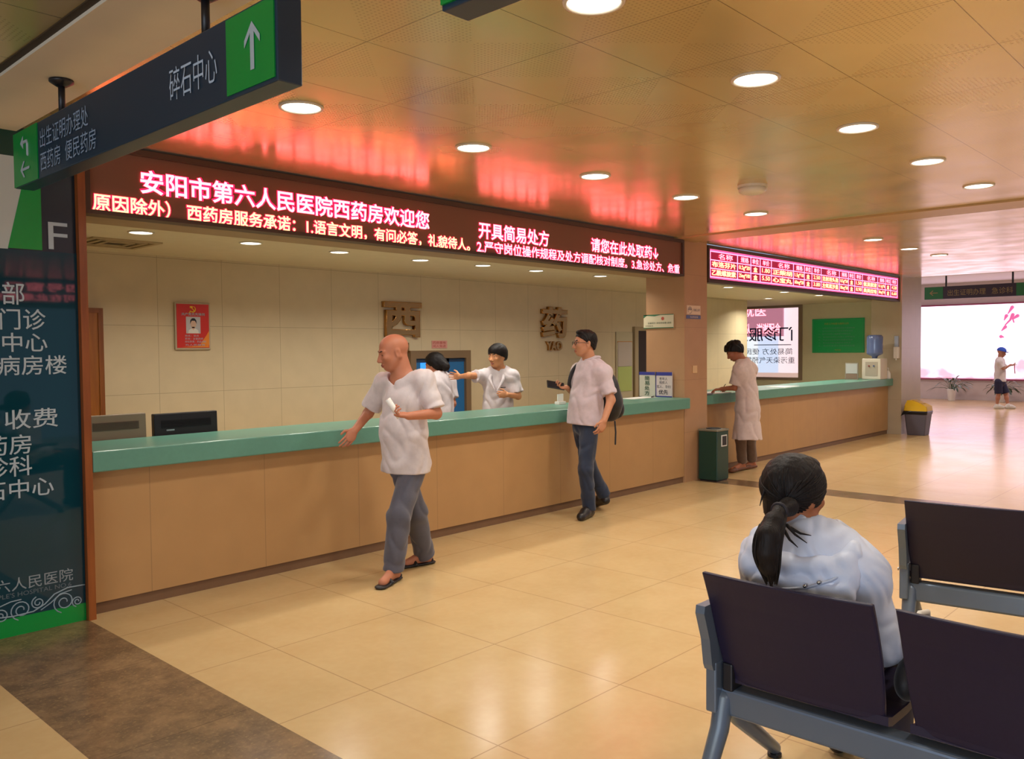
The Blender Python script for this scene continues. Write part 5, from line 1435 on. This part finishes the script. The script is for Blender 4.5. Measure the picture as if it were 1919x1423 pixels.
hair_cap('hair', hc, HF, UZ, .98, M_HAIR, n2, .018, (-.68, 0, .72), -.012, extra=[((-.10, 0, .0), (.055, .06, .065)), ((-.135, 0, -.04), (.05, .045, .055))], h=.007)
ts, TR = torso_prims(J, .92, .022, .0, .052)
ts += [CAP(J['pel']+UZ*.2, J['pel']-UZ*.30, .145, .19, .06, flat=(F_, .76), end=True)]
for s_, f_ in (('R', .72), ('L', .72)):
    ts.append(CAP(J[s_+'s'], J[s_+'s']+(J[s_+'e']-J[s_+'s'])*f_, .060, .068, .03, end=True))
cloth('uniform', ts, M_UNIF, n2, .008, (.0046, 36, 5.0), (), neck=(J['neck'], .060, F_))
tr = []
for s_ in 'LR': tr += [CAP(J[s_+'h'], J[s_+'k'], .088, .07, .04), CAP(J[s_+'k'], J[s_+'a'], .07, .06, .03, end=True)]
cloth('trousers', tr, M_UNIF, n2, .009, None)

# --- 6 the seated woman --------------------------------------------------------------
F_ = nrm_((1, -.06, 0)); yc = 1.165
J = dict(F=F_, pel=np.array([2.735, yc, .545]), neck=np.array([2.665, yc+.01, .905]))
J.update(Ls=np.array([2.66, yc+.165, .825]), Rs=np.array([2.67, yc-.165, .82]), Le=np.array([2.70, yc+.215, .60]), Re=np.array([2.71, yc-.212, .60]), Lw=np.array([2.93, yc+.15, .58]), Rw=np.array([2.92, yc-.19, .57]))
for s_, g in (('L', 1), ('R', -1)):
    J[s_+'h'] = np.array([2.78, yc+.09*g, .515]); J[s_+'k'] = np.array([3.18, yc+.10*g, .50]); J[s_+'a'] = np.array([3.16, yc+.10*g, .09]); J[s_+'t'] = np.array([3.30, yc+.11*g, .035])
hc = D(1490, 926, 2.80); HF = nrm_((.96, -.27, -.10))
hp, T, R = head_prims(hc, HF, UZ, 1.0)
B, _ = torso_prims(J, .92)
B += limb(J, 'R', .040, .034, .025)+limb(J, 'L', .040, .034, .025)+leg(J, 'L', .075, .05, .032)+leg(J, 'R', .075, .05, .032)+foot(J, 'L', .03)+foot(J, 'R', .03)
B += [CAP(T(-.02, 0, -.05), J['neck']-UZ*.02, .050, .056, .03)]+hp
p1, f1 = hand(J['Rw'], nrm_((.9, .25, -.15)), -UZ, nrm_((0, 1, .2)), (.35, .4, .4, .45), .95)
p2, f2 = hand(J['Lw'], nrm_((.9, -.3, -.15)), -UZ, nrm_((0, -1, .2)), (.35, .4, .4, .45), .95)
B += p1+p2
wom = person('seated woman with a black ponytail and pale jacket, seen from behind on the first seat', np.array([2.9, yc, 0]), B, (hc, T, R), f1+f2, skin_mats('a86a48', '8a4a3c'), .005)
M_HAIR2 = hair_mat('dark brown black hair', '15100f')
hair_cap('hair', hc, HF, UZ, 1.0, M_HAIR2, wom, .016, (-.66, 0, .75), .010, extra=[((-.075, 0, -.055), (.035, .055, .05)), ((.03, 0, .105), (.05, .05, .02))], fold=(.0012, 150, 1.0), h=.0045)
# ponytail: tie at the back of the head, hanging over the hood
p0 = D(1462, 958, 2.655)
tail = [p0, D(1450, 978, 2.605), D(1440, 1005, 2.575), D(1436, 1035, 2.57), D(1440, 1062, 2.575), D(1446, 1084, 2.585)]
rr = [.022, .034, .041, .040, .032, .012]
core = [CAP(tail[i], tail[i+1], rr[i]*.8, rr[i+1]*.8, .02) for i in range(len(tail)-1)]+[CAP(D(1478, 950, 2.69), p0, .032, .022, .02)]
pony = cloth('ponytail', core, M_HAIR2, wom, .005, None, smooth=2)
rs = random.Random(5); hs = A(); fa_ = np.stack([RH, UZ*.2+FH*.8])
for k in range(150):
    an = rs.uniform(0, 6.283); ra = rs.uniform(.72, 1.06); tw = rs.uniform(-.35, .35); n_ = 5+(rs.random() < .7)
    pts = []
    for i in range(min(n_, len(tail))):
        r_ = [.020, .033, .041, .040, .034, .016][i]*ra; aa = an+tw*i*.25
        pts.append(np.array(tail[i])+RH*r_*math.cos(aa)+(FH*.95+UZ*.1)*r_*math.sin(aa)*.8)
    if n_ > 5: pts[-1] = pts[-1]-UZ*rs.uniform(-.012, .022)
    fine = []
    for i in range(len(pts)-1):
        for q_ in range(3): fine.append(pts[i]+(pts[i+1]-pts[i])*q_/3)
    fine.append(pts[-1])
    for _ in range(2): fine = [fine[0]]+[(fine[i-1]+2*fine[i]+fine[i+1])/4 for i in range(1, len(fine)-1)]+[fine[-1]]
    m_ = len(fine); hs.tube(fine, [.0036*(1-.75*max(0, i/m_-.6)/.4) for i in range(m_)], 5)
obj('ponytail_strands', hs, M_HAIR2, pony, smooth=True)
# combed strands drawn over the head to the tie
hs = A(); cen = T(-.014, 0, .030); rad = np.array([.097, .077, .083])*1.0+.0165
tie = R.T@(np.array(p0)-cen)
for k in range(190):
    az = rs.uniform(-2.2, 2.2); z0_ = .33+.25*math.cos(az)+rs.uniform(-.05, .45)
    st = np.array([math.cos(az), math.sin(az), max(-.25, z0_-.35)]); st /= np.linalg.norm(st)
    en = tie/rad; en /= np.linalg.norm(en)
    pts = []
    om = math.acos(max(-1, min(1, st@en)))
    if om < .3: continue
    for i in range(11):
        u = i/10*.97; d_ = (st*math.sin((1-u)*om)+en*math.sin(u*om))/math.sin(om)
        pts.append(cen+R@(d_*rad*(1.0+.012*math.sin(3*u+k))))
    hs.tube(pts, [.0042]*9+[.003, .002], 5)
obj('combed_strands', hs, M_HAIR2, wom, smooth=True)
ws = A()
for (x0, y0, x1, y1, x2, y2, d0) in ((1475, 985, 1490, 1002, 1512, 1018, 2.66), (1440, 905, 1430, 925, 1424, 948, 2.76), (1482, 990, 1500, 1000, 1520, 1004, 2.66), (1470, 995, 1480, 1012, 1495, 1026, 2.64), (1425, 985, 1418, 998, 1414, 1010, 2.60)):
    ws.tube([D(x0, y0, d0), D(x1, y1, d0-.01), D(x2, y2, d0-.01)], [.006, .004, .0012], 6)
obj('stray_strands', ws, M_HAIR2, wom, smooth=True)
obj('hair_tie', A().tube([p0+np.array([.0, .024*math.cos(a), .024*math.sin(a)])+np.array([-.006, 0, 0]) for a in np.linspace(0, 6.28, 16)], .006, 8), mat('dark hair tie', '1a1420', .6), wom, smooth=True)
jk, TR = torso_prims(J, .94, .030, .0, .046)
jk += [CAP(J['pel']+UZ*.25, J['pel']-UZ*.055, .158, .185, .05, flat=(F_, .80), end=True)]
for s_ in 'LR':
    jk += [CAP(J[s_+'s']-UZ*.012, J[s_+'e'], .064, .060, .05), CAP(J[s_+'e'], J[s_+'e']+(J[s_+'w']-J[s_+'e'])*.92, .060, .046, .03, end=True)]
jkt = cloth('jacket', jk, M_JACKET, wom, .0055, (.0034, 62, .8), (), neck=(J['neck'], .066, F_))
# hood lying open on the back
hb = J['neck']+np.array([-.05, 0, -.03])
hd_ = []
ring = []
for i, a in enumerate(np.linspace(-2.45, 2.45, 15)):
    ring.append(J['neck']+np.array([-.035-.080*math.cos(a), .160*math.sin(a), -.030+.030*(1-math.cos(a))*.5-.05*math.cos(a)*.6]))
for i in range(len(ring)-1): hd_.append(CAP(ring[i], ring[i+1], .030, .030, .010))
hd_ += [ELL(J['neck']+np.array([-.085, 0, -.105]), (.055, .195, .085), None, .010), ELL(J['neck']+np.array([-.100, -.06, -.130]), (.046, .135, .058), None, .008), ELL(J['neck']+np.array([-.04, -.15, -.075]), (.075, .055, .04), None, .03), ELL(J['neck']+np.array([-.04, .15, -.075]), (.075, .055, .04), None, .03), ELL(J['neck']+np.array([-.04, 0, -.035]), (.04, .10, .05), None, .03, sub=True)]
hood = cloth('hood', hd_, M_JACKET, jkt, .005, (.0036, 56, 2.5))
cd = A(); h0 = J['neck']
cd.tube([h0+np.array([-.150, .02, -.135]), h0+np.array([-.153, -.06, -.115]), h0+np.array([-.135, -.13, -.085]), h0+np.array([-.08, -.175, -.05])], .0045, 8)
obj('hood_seam', cd, fabric_mat('jacket seam', 'b4bcd0', .6), jkt, smooth=True)
ey = A()
for p in ((-.152, -.06, -.108), (-.143, -.10, -.092)): ey.tube([h0+np.array(p)+np.array([-.004, 0, 0]), h0+np.array(p)+np.array([-.012, 0, 0])], .006, 10)
obj('eyelet', ey, M_STEEL, jkt, smooth=True)
tr = []
for s_ in 'LR': tr += [CAP(J[s_+'h'], J[s_+'k'], .092, .068, .04), CAP(J[s_+'k'], J[s_+'a'], .068, .055, .03, end=True)]
tr += [ELL(J['pel']-UZ*.01, (.13, .17, .10), None, .04)]
cloth('trousers', tr, mat('dark trousers', '2a2530', .8), wom, .009, (.002, 30, 1))
for s_ in 'LR':
    V, F = sdf_mesh(shoe(J, s_, .040), .008, [(np.array([0, 0, .004]), -UZ)])
    np_obj('shoe', [(V, F, 0)], M_SHOE, wom)
# handbag beside her
t = thing('handbag', (2.80, .875, .43), 'black handbag with pale strap resting between the seated woman and the next seat', 'bag')
cloth('bag_body', [ELL((2.80, .872, .525), (.13, .045, .088), None, .02), CAP((2.70, .872, .50), (2.90, .872, .50), .055, .055, .02, flat=(Y_, .7))], M_BAG, t, .007, (.002, 40, 1), [(np.array([0, 0, .436]), -UZ)])
obj('strap', A().tube([(2.70, .868, .58), (2.705, .862, .67), (2.76, .86, .705), (2.84, .862, .69), (2.89, .87, .60)], .009, 8), mat('pale strap', 'd8d2c6', .6), t, smooth=True)
obj('side_strap', A().tube([(2.66, .845, .60), (2.645, .84, .54), (2.65, .842, .47), (2.67, .846, .44)], .006, 8), MATS['pale strap'], t, smooth=True)
obj('scarf', A().tube([(2.69, .86, .69), (2.67, .852, .655), (2.66, .85, .615), (2.655, .852, .575)], [.012, .02, .024, .018], 10), mat('white scarf cloth', 'd9d6d4', .8), t, smooth=True)

# --- 7 far person in a blue hat ----------------------------------------------------------
F_ = dirw(.95, -.25)
dd = 20.4
J = dict(F=F_, pel=D(1874, 714, dd), neck=D(1874, 675, dd))
J.update(Rs=D(1873, 680, dd-.15), Re=D(1880, 691, dd-.2), Rw=D(1893, 685, dd-.16), Ls=D(1876, 679, dd+.16), Le=D(1884, 690, dd+.18), Lw=D(1894, 684, dd+.05))
J.update(Rh=D(1871, 716, dd-.08), Lh=D(1877, 716, dd+.08))
J['Ra'] = G(1868, 760, .085); J['La'] = G(1889, 760, .085); J['Rt'] = J['Ra']+F_*.13-UZ*.05; J['Lt'] = J['La']+F_*.13-UZ*.05
J['Rk'] = (J['Rh']+J['Ra'])/2+F_*.02; J['Lk'] = (J['Lh']+J['La'])/2+F_*.02
hc = D(1877, 661, dd); HF = dirw(.93, -.2, -.25)
hp, T, R = head_prims(hc, HF, UZ, .95)
B, _ = torso_prims(J, .80)
B += limb(J, 'R', .036, .03, .023)+limb(J, 'L', .036, .03, .023)+leg(J, 'L', .06, .046, .03)+leg(J, 'R', .06, .046, .03)+foot(J, 'L', .03)+foot(J, 'R', .03)
B += [CAP(T(-.02, 0, -.06), J['neck']-UZ*.02, .045, .05, .03)]+hp
p1, f1 = hand(J['Rw'], F_, UZ, -FH, (.6, .6, .6, .6), .85); p2, f2 = hand(J['Lw'], F_, UZ, FH, (.6, .6, .6, .6), .85)
B += p1+p2
kid = person('far person in blue hat, white tee and navy shorts looking at something in hand', np.array([J['Ra'][0], J['Ra'][1], 0]), B, (hc, T, R), f1+f2, skin_mats('b07a62', '94503f'), .009, s=.95)
hat = [ELL(T(-.01, 0, .045), (.108, .088, .09), R, .02)]
hto = cloth('hat', hat, mat('blue hat cloth', '2f55c0', .8), kid, .008, None, [(T(0, 0, .035), -R[:, 2])])
obj('brim', A().prism([T(.0+.16*math.cos(a) if math.cos(a) > 0 else .12*math.cos(a), .12*math.sin(a), .03-.02*abs(math.cos(a))*0) for a in np.linspace(0, 2*math.pi, 24, endpoint=False)], R[:, 2]*.012), MATS['blue hat cloth'], hto)
ts, TR = torso_prims(J, .82, .024, .0, .05)
ts += [CAP(J['pel']+UZ*.15, J['pel']-UZ*.02, .14, .15, .05, flat=(F_, .8), end=True)]
for s_ in 'RL': ts.append(CAP(J[s_+'s'], J[s_+'s']+(J[s_+'e']-J[s_+'s'])*.85, .055, .066, .03, end=True))
cloth('t_shirt', ts, M_TEE, kid, .01, (.003, 26, .6), [(J['pel']-UZ*.018, -UZ)], neck=(J['neck'], .055, F_))
tr = [ELL(J['pel']-UZ*.03, (.115, .14, .12), frame(F_), .04)]
for s_ in 'LR': tr += [CAP(J[s_+'h'], J[s_+'h']+(J[s_+'k']-J[s_+'h'])*.98, .085, .088, .04, end=True)]
cloth('shorts', tr, mat('navy shorts', '1c1c3a', .8), kid, .01, (.002, 30, 1))
for s_ in 'LR':
    V, F = sdf_mesh(shoe(J, s_, .045), .008, [(np.array([0, 0, .004]), -UZ)])
    np_obj('shoe', [(V, F, 0)], mat('white trainers', 'd0ccc4', .5), kid)
hh_ = (J['Rw']+J['Lw'])/2+F_*.09
t = thing('handset', tuple(hh_), 'pale handset with a red strap held by the far person in the blue hat', 'phone')
obj('case', A().rbox(hh_+np.array([-.03, -.04, .0]), hh_+np.array([.03, .04, .02]), .004), M_WHITE, t)
obj('strap', A().tube([hh_, hh_-UZ*.08, hh_-UZ*.2+F_*.01], .01, 8), mat('red strap', 'b02848', .6), t, smooth=True)
